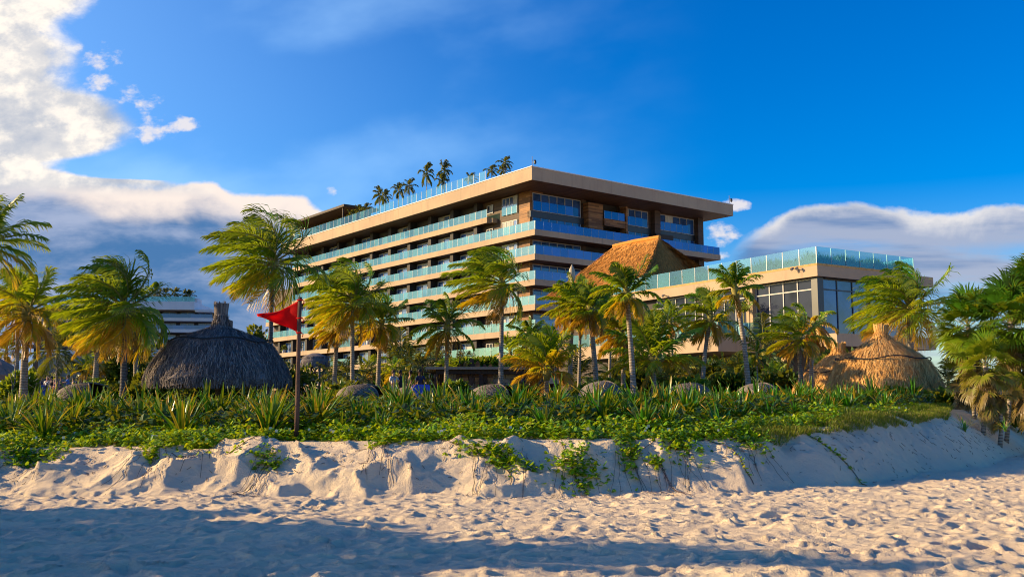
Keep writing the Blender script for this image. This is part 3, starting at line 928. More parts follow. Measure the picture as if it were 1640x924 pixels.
for t in protos:
    for ch in list(t.children_recursive): bpy.data.objects.remove(ch)
    bpy.data.objects.remove(t)

# roof palms
rp_ = [(557, 343), (570, 336), (582, 333), (602, 311), (612, 314), (634, 304), (651, 298), (680, 277), (705, 288), (709, 272), (753, 284), (787, 272), (806, 271), (809, 260)]
rpro = []
for k in range(2):
    rpro.append(palm(Vector((0, 0, 0)), Vector((.1, 0, 3.4)), 1.9, 400 + k, 'x', nf=15, age=.22, wind=.45, name='roof_palm', r0=.11, leaf='palmdark', nl=14, dead=0, lw=.16, droop=1.5, cat='palm tree'))
for i, (px_, py_) in enumerate(rp_):
    s = hs_left(px_, -1.5); wx, wy = hw(-1.5, s); top = P(px_, py_, wy)
    o = copy_thing(rpro[i % 2]); hh = top.z - ROOF_T
    k = .76 if hh < 4 else .86
    o.scale = (k, k, max(.5, hh / 3.6)); o.location = (wx, wy, ROOF_T - .1); o.rotation_euler = (0, 0, R.uniform(0, 6))
    tag(o, ordinal(px_, [q_[0] for q_ in rp_]) + ' from the left of the small dark palms on the hotel roof', 'roof palm', 'palms on the hotel roof')
for t in rpro:
    for ch in list(t.children_recursive): bpy.data.objects.remove(ch)
    bpy.data.objects.remove(t)

# ------------------------------------------------------------------ leafy shrubs
def leaf_cloud(mb, n, rx, ry, rz, size, rnd, age=.45, clumps=14, long=1.6):
    cs = []
    for i in range(clumps):
        a = rnd.uniform(0, 2 * PI); e = rnd.uniform(-.1, 1.0); r = rnd.uniform(.35, .85)
        cs.append((Vector((math.cos(a) * rx * r * math.cos(e), math.sin(a) * ry * r * math.cos(e), rz * (.35 + .6 * r * math.sin(e) * 1.1))), rnd.uniform(.22, .42), rnd.uniform(-.15, .15)))
    for i in range(n):
        c_, cr_, ca = cs[rnd.randrange(clumps)]
        v = Vector((rnd.gauss(0, 1), rnd.gauss(0, 1), rnd.gauss(0, 1))).normalized()
        p = c_ + Vector((v.x * rx, v.y * ry, v.z * rz)) * cr_ * rnd.uniform(.6, 1.05)
        if p.z < 0: p.z = abs(p.z) * .3
        d = (v + Vector((rnd.uniform(-.6, .6), rnd.uniform(-.6, .6), rnd.uniform(-.2, .6)))).normalized()
        w = d.cross(Vector((rnd.uniform(-1, 1), rnd.uniform(-1, 1), rnd.uniform(-1, 1)))).normalized()
        s = size * rnd.uniform(.6, 1.25); l = s * long
        a_ = min(1, max(0, age + ca + rnd.uniform(-.2, .25)))
        mb.add([p, p + d * l * .5 + w * s * .5, p + d * l, p + d * l * .5 - w * s * .5], [(0, 1, 2, 3)], 0, a_)

def shrub(px_, py_top, Y, wpx, label, seed, leaf='shrub', size=.16, n=1500, age=.45, group=None, depth=.8, long=1.6, zbase=None, name='shrub'):
    rnd = random.Random(seed)
    c_ = P(px_, py_top, Y); g = gz(c_.x, c_.y) if zbase is None else zbase
    rx = wpx / 2 * Y / 1541; h = max(.4, c_.z - g)
    t = thing(name, label, 'shrub', (c_.x, c_.y, g), 0, group)
    mb = MB(); leaf_cloud(mb, n, rx, rx * depth, h, size, rnd, age, long=long)
    mb.build('foliage', M[leaf], t)
    sb = MB()
    for i in range(5):
        a = rnd.uniform(0, 6.28); sb.tube([(0, 0, 0), (math.cos(a) * rx * .3, math.sin(a) * rx * .25, h * .45), (math.cos(a) * rx * .6, math.sin(a) * rx * .5, h * .75)], [.04, .03, .012], 5)
    sb.build('stem', M['trunkdark'], t)
    return t

S = [
 (28, 598, 38, 70, 'bright green leafy bush at the left edge under the yellowing palm', 'bright', .16, 1300, .5),
 (145, 612, 42, 60, 'low round bright green bush in front of the stone wall', 'bright', .13, 1000, .6),
 (205, 560, 55, 80, 'tall sea grape bush left of the grey palapa roof', 'shrub', .2, 1500, .75),
 (240, 600, 45, 60, 'dark bush under the left eave of the grey palapa', 'shrub', .18, 1000, .5),
 (215, 622, 36, 90, 'low dark broad-leaved bush between the dark trunk and the grey palapa', 'shrub', .18, 1200, .35),
 (412, 534, 75, 60, 'dark round tree showing between grey palapa and hotel', 'shrub', .3, 1400, .3),
 (470, 585, 60, 90, 'dark bush beside the small grey thatched shelter', 'shrub', .2, 1200, .4),
 (560, 615, 40, 90, 'dark green bush at the foot of the dense green palm', 'shrub', .16, 1300, .4),
 (745, 577, 58, 90, 'sunlit creeper heaped on the left half of the beach bar roof', 'bright', .2, 1300, .6),
 (790, 575, 58, 70, 'bright green bush on the beach bar roof beside the tall slim palm', 'bright', .18, 1200, .65),
 (728, 617, 37, 50, 'upright bright bush in front of the beach bar counter', 'bright', .16, 700, .4),
 (850, 620, 37, 80, 'low leafy bush in front of the plastered bar wall', 'shrub', .16, 900, .75),
 (955, 612, 37, 90, 'round fresh green bush between grove trunks and the woven sunbed', 'bright', .13, 1500, .55),
 (1025, 590, 52, 110, 'dark thicket under the left part of the terrace', 'shrub', .22, 1800, .45),
 (1100, 575, 60, 150, 'broad dark thicket in the shade beneath the terrace corner', 'shrub', .26, 2200, .25),
 (1180, 580, 58, 110, 'dark leafy thicket behind the leaning brown palm trunk', 'shrub', .26, 1700, .2),
 (1100, 612, 40, 100, 'yellow-green leafy bush behind the woven sunbeds right of the grove', 'bright', .2, 1100, .55),
 (1165, 608, 42, 80, 'leafy bush between the two woven sunbeds below the terrace', 'shrub', .2, 1000, .6),
 (1250, 600, 52, 90, 'dark bush left of the smaller golden palapa', 'shrub', .22, 1200, .3),
 (1350, 560, 58, 110, 'dark bush filling the gap behind the two golden palapas', 'shrub', .26, 1500, .3),
 (1455, 625, 40, 120, 'green leafy bush beneath the right eave of the larger golden palapa', 'bright', .16, 1600, .4),
 (1530, 630, 36, 110, 'dark bush at the foot of the fan palms', 'shrub', .2, 1500, .55),
 (1610, 600, 38, 130, 'tangled brownish thicket filling the base of the fan palms at right', 'shrub', .26, 2200, .6),
 (620, 600, 76, 160, 'wide dark hedge across the garden in front of the hotel', 'shrub', .3, 2200, .45),
 (760, 590, 82, 130, 'dark hedge behind the beach bar', 'shrub', .3, 1500, .4),
 (110, 590, 85, 200, 'long dark hedge behind the stone wall on the left', 'shrub', .3, 1800, .5),
 (330, 615, 60, 160, 'dark bush in the shadow under the grey palapa', 'shrub', .2, 1500, .35),
]
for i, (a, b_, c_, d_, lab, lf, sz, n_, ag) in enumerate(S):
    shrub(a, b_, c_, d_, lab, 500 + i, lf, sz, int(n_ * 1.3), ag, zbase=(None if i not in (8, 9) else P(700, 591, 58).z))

# ------------------------------------------------------------------ fan palms at right
def fan_leaf(mb, o, d, pet, Lf, rnd, age, droop):
    p = o.copy(); n = 4; dd = d.copy(); pts = [p.copy()]
    for i in range(n):
        dd = (dd + Vector((0, 0, -1)) * droop * .12 + WIND * .05).normalized(); p = p + dd * pet / n; pts.append(p.copy())
    mb.tube(pts, .012, 3, 1, .5, False)
    side = dd.cross(Vector((0, 0, 1)))
    if side.length < .1: side = Vector((1, 0, 0))
    side.normalize(); roll = rnd.uniform(-.5, .5)
    nrm = side.cross(dd)
    side = side * math.cos(roll) + nrm * math.sin(roll); nrm = side.cross(dd)
    ns = 30
    for i in range(ns):
        a = (i / (ns - 1) - .5) * 2 * 2.1 + rnd.uniform(-.03, .03)
        v = dd * math.cos(a) + side * math.sin(a)
        v = (v + nrm * .25 * abs(math.sin(a))).normalized()
        l = Lf * (1 - .28 * (abs(a) / 2.1) ** 2) * rnd.uniform(.9, 1.08)
        w = v.cross(nrm).normalized() * Lf * .042
        v2 = (v + Vector((0, 0, -1)) * (.15 + droop * .35) * rnd.uniform(.5, 1.4) + WIND * .18).normalized()
        v3 = (v2 + Vector((0, 0, -1)) * (.2 + droop * .6) * rnd.uniform(.5, 1.5)).normalized()
        m1 = p + v * l * .45; m2 = m1 + v2 * l * .35; e = m2 + v3 * l * .25
        a_ = min(1, age + rnd.uniform(-.08, .08))
        mb.add([p, m1 + w, m1 - w, m2 + w * .7, m2 - w * .7, e], [(0, 1, 2), (2, 1, 3, 4), (4, 3, 5)], 0, [a_ - .05, a_, a_, a_, a_, min(1, a_ + .12)])

def fan_palm(bx, tx, ty, Y, Rpx, seed, label, nf=34, age=.4, skirt=10, r0=.065):
    rnd = random.Random(seed)
    tp = P(tx, ty, Y); bp = P(bx, 660, Y); bp.z = gz(bp.x, bp.y) - .05
    t = thing('fan_palm', label, 'fan palm', bp, 0, 'fan palms at the right edge')
    h = tp - bp; Rr = Rpx * Y / 1541
    mb = MB(); mb.tube([h * 0, h * .3 + Vector((.05, 0, 0)), h * .7 + Vector((.03, 0, 0)), h], [r0 * 1.2, r0, r0, r0 * 1.2], 8); mb.build('trunk', M['trunk'], t, True)
    cr = MB()
    for i in range(nf):
        f = i / (nf - 1); az = i * 2.39996 + rnd.uniform(-.2, .2)
        e = 1.45 - f * 1.9 + rnd.uniform(-.15, .15)
        d = Vector((math.cos(az) * math.cos(e), math.sin(az) * math.cos(e), math.sin(e)))
        fan_leaf(cr, h + Vector((0, 0, -.25 * f)), d, Rr * rnd.uniform(.35, .6), Rr * rnd.uniform(.45, .58), rnd, age + (f - .5) * .35, .3 + f * .7)
    cr.build('crown', [M['fan'], M['rib']], t)
    if skirt:
        sk = MB()
        for i in range(skirt):
            az = rnd.uniform(0, 6.28); e = rnd.uniform(-1.3, -.6)
            d = Vector((math.cos(az) * math.cos(e), math.sin(az) * math.cos(e), math.sin(e)))
            fan_leaf(sk, h * (1 - rnd.random() ** 1.3 * .62), d, Rr * .32, Rr * rnd.uniform(.3, .5), rnd, rnd.uniform(.78, .98), 1.7)
        sk.build('dead_leaf_skirt', [M['fan'], M['rib']], t)
FP = [(1560, 1550, 520, 32, 66, 'fan palm nearest the golden palapa, its leaves bright green on top', 34, .42, 30),
      (1609, 1618, 515, 31, 80, 'fan palm with a pale bare trunk, widest spiky crown of the group', 34, .36, 12),
      (1668, 1664, 470, 31, 76, 'tallest fan palm, cut by the right edge of the picture', 32, .36, 16),
      (1572, 1578, 580, 30, 58, 'low fan palm with yellowed leaves in the middle of the group', 24, .62, 26),
      (1640, 1646, 580, 31, 62, 'low dull fan palm at the right edge behind a second bare trunk', 24, .58, 20),
      (1545, 1545, 596, 33, 44, 'stunted fan palm with mostly dead brown leaves beside the palapa', 14, .75, 30),
      (1598, 1600, 622, 30, 38, 'knee-high fan palm drooping just above the sand at right', 14, .75, 18)]
for i, (bx, tx, ty, Y, Rp, lab, nf, ag, sk) in enumerate(FP): fan_palm(bx, tx, ty, Y, Rp, 600 + i, lab, nf, ag, sk)

# ------------------------------------------------------------------ palapas
def palapa(cx_px, Y, top_py, neck_py, seam_py, seam_r, hem_py, hem_r, label, mat, seed, lift=0, nstraw=9000, lean=0):
    rnd = random.Random(seed)
    c_ = P(cx_px, hem_py, Y); g = gz(c_.x, c_.y); k = Y / 1541.0
    z = lambda py: P(cx_px, py, Y).z - g
    t = thing('palapa', label, 'palapa', (c_.x, c_.y, g))
    zt, zn, zs, zh = z(top_py), z(neck_py), z(seam_py), z(hem_py)
    rs, rh = seam_r * k, hem_r * k; rn = 9 * k
    # profile from top down
    prof = [(rn * 1.15, zt), (rn, zt - (zt - zn) * .5), (rn * 1.1, zn), (rn * 1.9, zn - (zn - zs) * .12), (rs * .60, zn - (zn - zs) * .52), (rs, zs),
            (rs + (rh - rs) * .34, zs - (zs - zh) * .24), (rs + (rh - rs) * .72, zs - (zs - zh) * .52), (rh, zs - (zs - zh) * .84), (rh * .985, zh), (rh * .90, zh + .05)]
    pr = []
    for i in range(len(prof) - 1):
        for j in range(4): 
            f = j / 4; pr.append((prof[i][0] * (1 - f) + prof[i + 1][0] * f, prof[i][1] * (1 - f) + prof[i + 1][1] * f))
    pr.append(prof[-1]); n = 96
    vs = []; ages = []
    ph = [rnd.uniform(0, 6.28) for _ in range(6)]
    for i, (r, zz) in enumerate(pr):
        for q in range(n):
            a = 2 * PI * q / n
            w = 1 + .018 * math.sin(5 * a + ph[0]) + .012 * math.sin(11 * a + ph[1]) + rnd.uniform(-.012, .012)
            hz = zz + (.07 * math.sin(4 * a + ph[2]) + .05 * math.sin(9 * a + ph[3])) * (i / len(pr)) ** 3
            vs.append((math.cos(a) * r * w, math.sin(a) * r * w, hz)); ages.append(rnd.uniform(.3, .7))
    fs = [(i * n + q, i * n + (q + 1) % n, (i + 1) * n + (q + 1) % n, (i + 1) * n + q)[::-1] for i in range(len(pr) - 1) for q in range(n)]
    mb = MB(); mb.add(vs, fs, 0, ages)
    mb.add([(math.cos(2 * PI * q / 24) * rn * 1.1, math.sin(2 * PI * q / 24) * rn * 1.1, zt - .01) for q in range(24)], [list(range(24))])
    # straws lying down the slope, hanging past the hem
    tot = len(pr) - 1
    for i in range(nstraw):
        f = rnd.random() ** .55 * (tot - 5) + 3
        i0 = int(f); a = rnd.uniform(0, 2 * PI)
        r0_, z0 = pr[i0]; i1 = min(tot - 4, i0 + rnd.choice((2, 3, 4))); r1, z1 = pr[i1]
        if i0 >= tot - 10 and rnd.random() < .65:   # fringe
            i0 = tot - 10 + rnd.randrange(3); r0_, z0 = pr[i0]; r1, z1 = rh * rnd.uniform(.93, 1.02), zh - rnd.uniform(-.10, .16)
        a1 = a + rnd.uniform(-.06, .06); off = rnd.uniform(.01, .06)
        w = rnd.uniform(.008, .018)
        rm, zm = (r0_ + r1) / 2 + off * 1.5, (z0 + z1) / 2 + off
        am = (a + a1) / 2 + rnd.uniform(-.01, .01)
        def pt(aa, rr, zz, s): return (math.cos(aa) * rr - math.sin(aa) * s, math.sin(aa) * rr + math.cos(aa) * s, zz)
        ag = rnd.random()
        mb.add([pt(a, r0_, z0, -w), pt(a, r0_, z0, w), pt(am, rm, zm, w), pt(am, rm, zm, -w), pt(a1, r1 + off, z1, w * .5), pt(a1, r1 + off, z1, -w * .5)], [(0, 1, 2, 3), (3, 2, 4, 5)], 0, ag)
    roof = mb.build('thatch_roof', M[mat], t)
    # binding rope
    rp = MB(); seam = []
    for q in range(73):
        a = 2 * PI * q / 72; rr = rs * 1.03 + .05
        seam.append((math.cos(a) * rr, math.sin(a) * rr, zs + .05 + .05 * math.sin(a * 6 + ph[4]) + .03 * math.sin(a * 3)))
    rp.tube(seam, .028, 5, 0, .5, False)
    rp.build('binding_rope', M['rope'], roof)
    cp = MB(); cp.tube([(0, 0, zn + (zt - zn) * .5), (0, 0, zt + .04)], [rn * 1.12, rn * 1.28], 14, 0, .9); 
    for q in range(60):
        a = rnd.uniform(0, 6.28); cp.tube([(math.cos(a) * rn * 1.1, math.sin(a) * rn * 1.1, zt - .35), (math.cos(a) * rn * 1.3, math.sin(a) * rn * 1.3, zt + rnd.uniform(.0, .13))], .012, 3, 0, rnd.random())
    cp.build('top_knot', M[mat], roof)
    ps = MB(); ps.tube([(0, 0, -.2), (0, 0, zn)], .11, 10); ps.build('post', M['trunkdark'], t, True)
    rf = MB()
    for q in range(10):
        a = 2 * PI * q / 10 + .2; rf.tube([(0, 0, zn - .1), (math.cos(a) * rs * .9, math.sin(a) * rs * .9, zs - .12), (math.cos(a) * rh * .88, math.sin(a) * rh * .88, zh + .28)], .035, 5)
    rf.build('rafter', M['darkwood'], t)
    return t

palapa(350, 34, 488, 524, 549, 78, 617, 113, 'large shade-coloured grey palapa left of the red flag, thatch hanging nearly to the plants', 'thatch_grey', 701, nstraw=15000)
palapa(1416, 42, 522, 541, 577, 68, 633, 90, 'larger golden palapa on the right with a black rope round its cone', 'thatch_gold', 702, nstraw=13000)
palapa(1346, 50, 551, 566, 597, 52, 634, 74, 'smaller golden palapa half hidden behind the larger one', 'thatch_gold', 703, nstraw=9000)

# small grey shelter right of the flag: drum-shaped thatch eave on a post
def shelter(px_, Y, top_py, bot_py, wpx, label, mat, legpx):
    c_ = P(px_, bot_py, Y); g = gz(c_.x, c_.y); k = Y / 1541
    t = thing('thatched_shelter', label, 'shelter', (c_.x, c_.y, g))
    r = wpx / 2 * k; zt = P(px_, top_py, Y).z - g; zb = P(px_, bot_py, Y).z - g
    rnd = random.Random(int(px_)); mb = MB()
    mb.tube([(0, 0, zt + .25), (0, 0, zt), (0, 0, zt - (zt - zb) * .5), (0, 0, zb)], [r * .25, r * .85, r, r * .97], 40)
    for i in range(2500):
        a = rnd.uniform(0, 6.28); z0 = rnd.uniform(zb + .2, zt); rr = r * (1.0 if z0 < zt - .4 else .9)
        w = rnd.uniform(.01, .03); z1 = z0 - rnd.uniform(.3, .5)
        cs_, sn = math.cos(a), math.sin(a)
        mb.add([(cs_ * rr - sn * w, sn * rr + cs_ * w, z0), (cs_ * rr + sn * w, sn * rr - cs_ * w, z0), (cs_ * (rr + .09), sn * (rr + .09), z1)], [(0, 1, 2)], 0, rnd.random())
    mb.build('thatch_roof', M[mat], t)
    ps = MB()
    for q in range(4):
        a = q * PI / 2 + .6; ps.tube([(math.cos(a) * r * .75, math.sin(a) * r * .75, 0), (math.cos(a) * r * .75, math.sin(a) * r * .75, zb + .2)], .09, 8)
        a2 = a + PI / 2
        ps.tube([(math.cos(a) * r * .75, math.sin(a) * r * .75, zb - 1.2), (math.cos(a2) * r * .75, math.sin(a2) * r * .75, zb)], .05, 6)
    ps.build('post', M['trunkdark'], t, True)
    return t
shelter(505, 70, 571, 586, 46, 'small round grey thatched shelter just right of the flagpole in the distance', 'thatch_grey', 0)

# salmon canopy at left edge
c_ = P(-5, 606, 52); g = gz(c_.x, c_.y); k = 52 / 1541
t = thing('canvas_parasol', 'peach-brown peaked canopy at the left edge among the bushes', 'parasol', (c_.x, c_.y, g))
mb = MB(); z0 = P(0, 572, 52).z - g; z1 = P(0, 601, 52).z - g
n = 8; ring = [(math.cos(2 * PI * i / n) * 44 * k, math.sin(2 * PI * i / n) * 44 * k) for i in range(n)]
mb.add([(0, 0, z0)] + [(x * .5, y * .5, z0 - (z0 - z1) * .42) for x, y in ring] + [(x, y, z1) for x, y in ring] + [(x, y, z1 - .25) for x, y in ring],
       [(0, 1 + (i + 1) % n, 1 + i) for i in range(n)] + [(1 + i, 1 + (i + 1) % n, 1 + n + (i + 1) % n, 1 + n + i)[::-1] for i in range(n)] + [(1 + n + i, 1 + n + (i + 1) % n, 1 + 2 * n + (i + 1) % n, 1 + 2 * n + i)[::-1] for i in range(n)])
mb.build('canopy', flat('peach_canvas', (.40, .22, .15)), t)
mb = MB(); mb.tube([(0, 0, -.1), (0, 0, z0)], .05, 8); mb.build('pole', M['polewood'], t)

# ------------------------------------------------------------------ big hipped thatched roof
HK = 105 / 85.0
A1 = P(1055, 381, 105)
bigp = thing('thatched_hall', 'big hipped brown thatched roof rising between the hotel and the glass pavilion', 'thatched roof', (A1.x, A1.y, 2.0), HYAW)
zr = A1.z - 2.0; drop = 6.6; ze = zr - drop
rnd = random.Random(55)
def hip_pt(face, s, tt):
    """face-wise point: s along 0..1, tt 0 at ridge .. 1 at eave"""
    hwid, n0, n1, rl = 9.0, -5.6, 7.2 + 2.6, 7.2
    if face == 'L': a, b_, e0, e1 = (0, rl), (0, 0), (-hwid, n1), (-hwid, n0)
    elif face == 'F': a, b_, e0, e1 = (0, 0), (0, 0), (-hwid, n0), (hwid, n0)
    elif face == 'Rr': a, b_, e0, e1 = (0, 0), (0, rl), (hwid, n0), (hwid, n1)
    else: a, b_, e0, e1 = (0, rl), (0, rl), (hwid, n1), (-hwid, n1)
    px0 = a[0] + (b_[0] - a[0]) * s; py0 = a[1] + (b_[1] - a[1]) * s
    px1 = e0[0] + (e1[0] - e0[0]) * s; py1 = e0[1] + (e1[1] - e0[1]) * s
    zz = zr - drop * (tt - .10 * math.sin(PI * tt) * -1 * .35)
    return Vector((px0 + (px1 - px0) * tt, py0 + (py1 - py0) * tt, zz + .35 * 0))
mb = MB()
for fc in ('L', 'F', 'Rr', 'B'):
    N = 30; vs = []; ag = []
    for i in range(N + 1):
        for j in range(N + 1):
            v = hip_pt(fc, i / N, j / N)
            if 0 < i < N: v.z += rnd.uniform(-.07, .07)
            vs.append(v); ag.append(rnd.uniform(.3, .7))
    mb.add(vs, [(i * (N + 1) + j, (i + 1) * (N + 1) + j, (i + 1) * (N + 1) + j + 1, i * (N + 1) + j + 1)[::-1] for i in range(N) for j in range(N)], 0, ag)
    for q in range(5200 if fc in 'LF' else 1200):
        s = rnd.random(); t0 = rnd.random() ** .6; t1 = min(1.04, t0 + rnd.uniform(.04, .10))
        p0 = hip_pt(fc, s, t0); p1 = hip_pt(fc, s + rnd.uniform(-.01, .01), t1)
        d = (p1 - p0); w = d.cross(Vector((0, 0, 1))).normalized() * rnd.uniform(.02, .06)
        nn = w.cross(d).normalized(); nn = nn if nn.z > 0 else -nn
        lift = nn * rnd.uniform(.05, .18)
        mb.add([p0 + w, p0 - w, p1 - w * .6 + lift, p1 + w * .6 + lift], [(0, 1, 2, 3)], 0, rnd.random())
thr = mb.build('thatch_roof', M['thatch_brown'], bigp)
mb = MB(); mb.tube([(0, 7.3, zr + .02), (0, 3.6, zr + .10), (0, -.15, zr + .05)], [.22, .26, .24], 8); mb.build('ridge_cap', M['thatch_brown'], thr)
mb = MB(); mb.box(-7.4, 7.4, -4.4, 8.6, 0, ze + .1); mb.build('wall', M['darkwood'], bigp)

# ------------------------------------------------------------------ pavilion
PYAW = math.radians(31.0)
QX, QY = 21.9, 68.0
pc, ps_ = math.cos(PYAW), math.sin(PYAW)
def pw(lx, ly): return (QX + pc * lx - ps_ * ly, QY + ps_ * lx + pc * ly)
def sL(px, lx=0.0):
    o = pw(lx, 0); return px_on_line(o[0], o[1], -ps_, pc, px)
def sR(px, ly=0.0):
    o = pw(0, ly); return px_on_line(o[0], o[1], pc, ps_, px)
pav = thing('glass_pavilion', 'two-storey beige pavilion with big dark windows and a planted glass-railed roof', 'pavilion', (QX, QY, 0), PYAW)
RT, RB = P(1317, 420, 67.6).z - .22, P(1317, 442, 67.6).z
_tx, _ty = pw(-5, 5)
TT, TB = P(1152.6, 537.4, _ty).z, P(1152.6, 562.3, _ty).z
PL = 25.0; PR = sR(1480)
mb = MB(); mb.box(.3, PR - .2, .3, PL, TB, RB); mb.build('wall', M['darkwall'], pav)
mb = MB(); mb.box(1.2, PR, 1.5, PL, 0, TB - .002); mb.build('base_wall', M['darkwall'], pav)
mb = MB(); mb.box(-.35, PR + 1.4, -.35, PL, RB, RT, 0, .5, 1); mb.build('roof_slab', [M['concrete'], M['darkwall']], pav)
mb = MB(); mb.box(-.36, PR - .4, -.36, PL - .1, RT + .001, RT + .16); mb.build('roof_coping', flat('coping_sunlit_orange', (.50, .30, .10)), pav)  # orange sunlight on the coping edge is painted as its colour
mb = MB(); mb.box(-5, .3, 5, PL, TB, TT, 0, .5, 1); mb.box(0.3, PR, -1.3, .3, TB + .25, TT - .002, 0, .5, 1); mb.build('terrace_slab', [M['concrete'], M['darkwall']], pav)
# windows left side
s12, s10, s99 = sL(1305), sL(1212), sL(1199)
trz = P(1260, 470, 71).z
def pwin(side, s0, s1, n, frame, glass):
    window(pav, side, s0, s1, -.3, TT + .02, RB - .03, n, frame, glass, trans=trz, fw=.09)
pwin('L', s12, s10, 4, 'frame', 'glass')
pwin('L', s99, s99 + 5.2, 4, 'frame', 'glass')
pwin('L', s99 + 6.0, s99 + 11, 4, 'frame', 'glass')
for a_, w_ in ((s10 + .02, .30), (s10 + .42, .30)):
    mb = MB(); mb.box(-.1, .3, a_, a_ + w_, TT, RB - .002); mb.build('column', M['concrete'], pav)
mb = MB(); mb.box(-.02, .6, -.02, .55, TT, RB - .001); mb.build('corner_column', M['darkframe'], pav)
pwin('R', .62, PR * .5, 3, 'darkframe', 'glass_sky')
pwin('R', PR * .52, PR - .5, 3, 'darkframe', 'glass_sky')
rail_run(pav, [(-.1, PL - 1), (-.1, -.1), (PR - .6, -.1), (PR - .6, 6)], RT + .17, RT + 1.42, M['railclear'], 1.6)
rail_run(pav, [(-4.92, PL - 1), (-4.92, 5.1), (-.2, 5.1)], TT + .002, TT + 1.1, M['railclear'], 1.5)
# planting on the pavilion roof
gm = MB(); rnd = random.Random(77)
def roof_grass(n, x0, x1, y0, y1):
    for i in range(n):
        x, y = rnd.uniform(x0, x1), rnd.uniform(y0, y1); h = rnd.uniform(.45, 1.0) * (1 + .25 * math.sin(x * 2 + y * 1.3)); w = rnd.uniform(.015, .03)
        a = rnd.uniform(0, 6.28); lx, ly = rnd.gauss(-.1, .15), rnd.gauss(0, .15)
        gm.add([(x - w * math.cos(a), y - w * math.sin(a), 0), (x + w * math.cos(a), y + w * math.sin(a), 0), (x + lx * .4, y + ly * .4, h * .6), (x + lx, y + ly, h)], [(0, 1, 2), (0, 2, 3)], 0, rnd.uniform(.0, .55))
roof_grass(6000, .15, 1.2, 0.2, PL - 1); roof_grass(3200, 1.2, PR - 1.5, 0.15, 1.0)
o = gm.build('roof_grass', M['lily']); o.location = (QX, QY, RT + .16); o.rotation_euler = (0, 0, PYAW); tag(o, 'dense grassy planting behind the glass rail of the pavilion roof', 'grass', kind='stuff')
# floodlights on the fascia
for px_, lab in ((1286, 'twin floodlight on the pavilion fascia near the building corner'), (1071, 'small lamp on the pavilion fascia above the palm crowns at left')):
    s = sL(px_, -.35); wx, wy = pw(-.35, s); zz = P(px_, 431 if px_ > 1200 else 474, wy).z
    t = thing('floodlight', lab, 'floodlight', (wx, wy, zz), PYAW, 'lights on the pavilion fascia')
    mb = MB(); mb.tube([(0.0, 0, 0), (-.28, 0, .03)], .03, 6); mb.tube([(-.28, -.2, .03), (-.28, .2, .03)], .025, 6); mb.build('bracket', M['darkframe'], t)
    for s_ in ((-1, 1) if px_ > 1200 else (0,)):
        mb = MB(); mb.tube([(-.25, s_ * .2, .08), (-.42, s_ * .24, -.02), (-.46, s_ * .25, -.05)], [.06, .11, .11], 10); mb.build('lamp_head', M['metal'], t)
# terrace furniture
def at_terr(lx, ly): x, y = pw(lx, ly); return (x, y, TT)
def sLt(px, lx): return sL(px, lx)
t = thing('sofa', 'grey wicker sofa with white cushions on the pavilion terrace', 'sofa', at_terr(-4.0, sLt(1108, -4.0)), PYAW + PI / 2)
mb = MB(); mb.box(-1.1, 1.1, -.4, .4, .08, .42); mb.box(-1.1, 1.1, -.42, -.28, .42, .62); mb.box(-1.12, -.95, -.4, .4, .42, .6); mb.box(.95, 1.12, -.4, .4, .42, .6); mb.build('frame', flat('grey_wicker', (.16, .16, .15)), t)
for q in (-.5, .5):
    mb = MB(); mb.box(q - .43, q + .43, -.28, .38, .425, .58); mb.box(q - .43, q + .43, -.27, -.1, .583, .95); mb.build('cushion', M['white_fabric'], t)
for i, (px_, lab) in enumerate(((1145, 'pale green planter left of the pair on the terrace corner'), (1163, 'pale green planter right of the pair on the terrace corner'))):
    t = thing('planter', lab, 'planter', at_terr(-4.2 + i * .5, sLt(px_, -4.2) if i == 0 else 5.9), 0, 'planters on the terrace')
    mb = MB(); mb.tube([(0, 0, 0), (0, 0, .35), (0, 0, .75), (0, 0, .8)], [.3, .42, .44, .42], 20); mb.build('pot', flat('celadon_glaze', (.22, .42, .34), .4), t, True)
    mb = MB(); leaf_cloud(mb, 150, .4, .4, .5, .18, random.Random(i), .4, 5, 3.0)
    o = mb.build('plant', M['shrub'], t); o.location = (0, 0, .75)
t = thing('planter', 'tall pale planter with a small palm against the pavilion columns', 'planter', at_terr(-.9, s10 + .2), 0, 'planters on the terrace')
mb = MB(); mb.tube([(0, 0, 0), (0, 0, .6), (0, 0, 1.1), (0, 0, 1.15)], [.34, .42, .5, .46], 20); mb.build('pot', M['white'], t, True)
mb = MB(); rb = MB(); rr = random.Random(5)
for i in range(11):
    az = i * 2.4; d = Vector((math.cos(az) * .5, math.sin(az) * .5, .8)).normalized(); frond(mb, rb, Vector((0, 0, 1.9)), d, 1.3, .2, .9, 16, .06, .4, .4, rr)
mb.build('plant', M['palm'], t); rb.tube([(0, 0, 1.0), (0, 0, 2.0)], .05, 6); rb.build('stem', M['rib'], t)
t = thing('lounge_chair', 'light blue and white cushioned chair by the terrace glass', 'chair', at_terr(-4.0, 6.9), PYAW)
mb = MB(); mb.box(-.4, .4, -.4, .4, .1, .42); mb.box(-.4, -.28, -.39, .39, .42, .66); mb.box(.28, .4, -.39, .39, .42, .66); mb.build('frame', flat('grey_wicker', (.16, .16, .15)), t)
mb = MB(); mb.box(-.27, .27, -.38, .38, .425, .56); mb.box(-.27, .27, .2, .38, .563, 1.0); mb.build('cushion', flat('blue_cushion', (.12, .35, .6)), t)

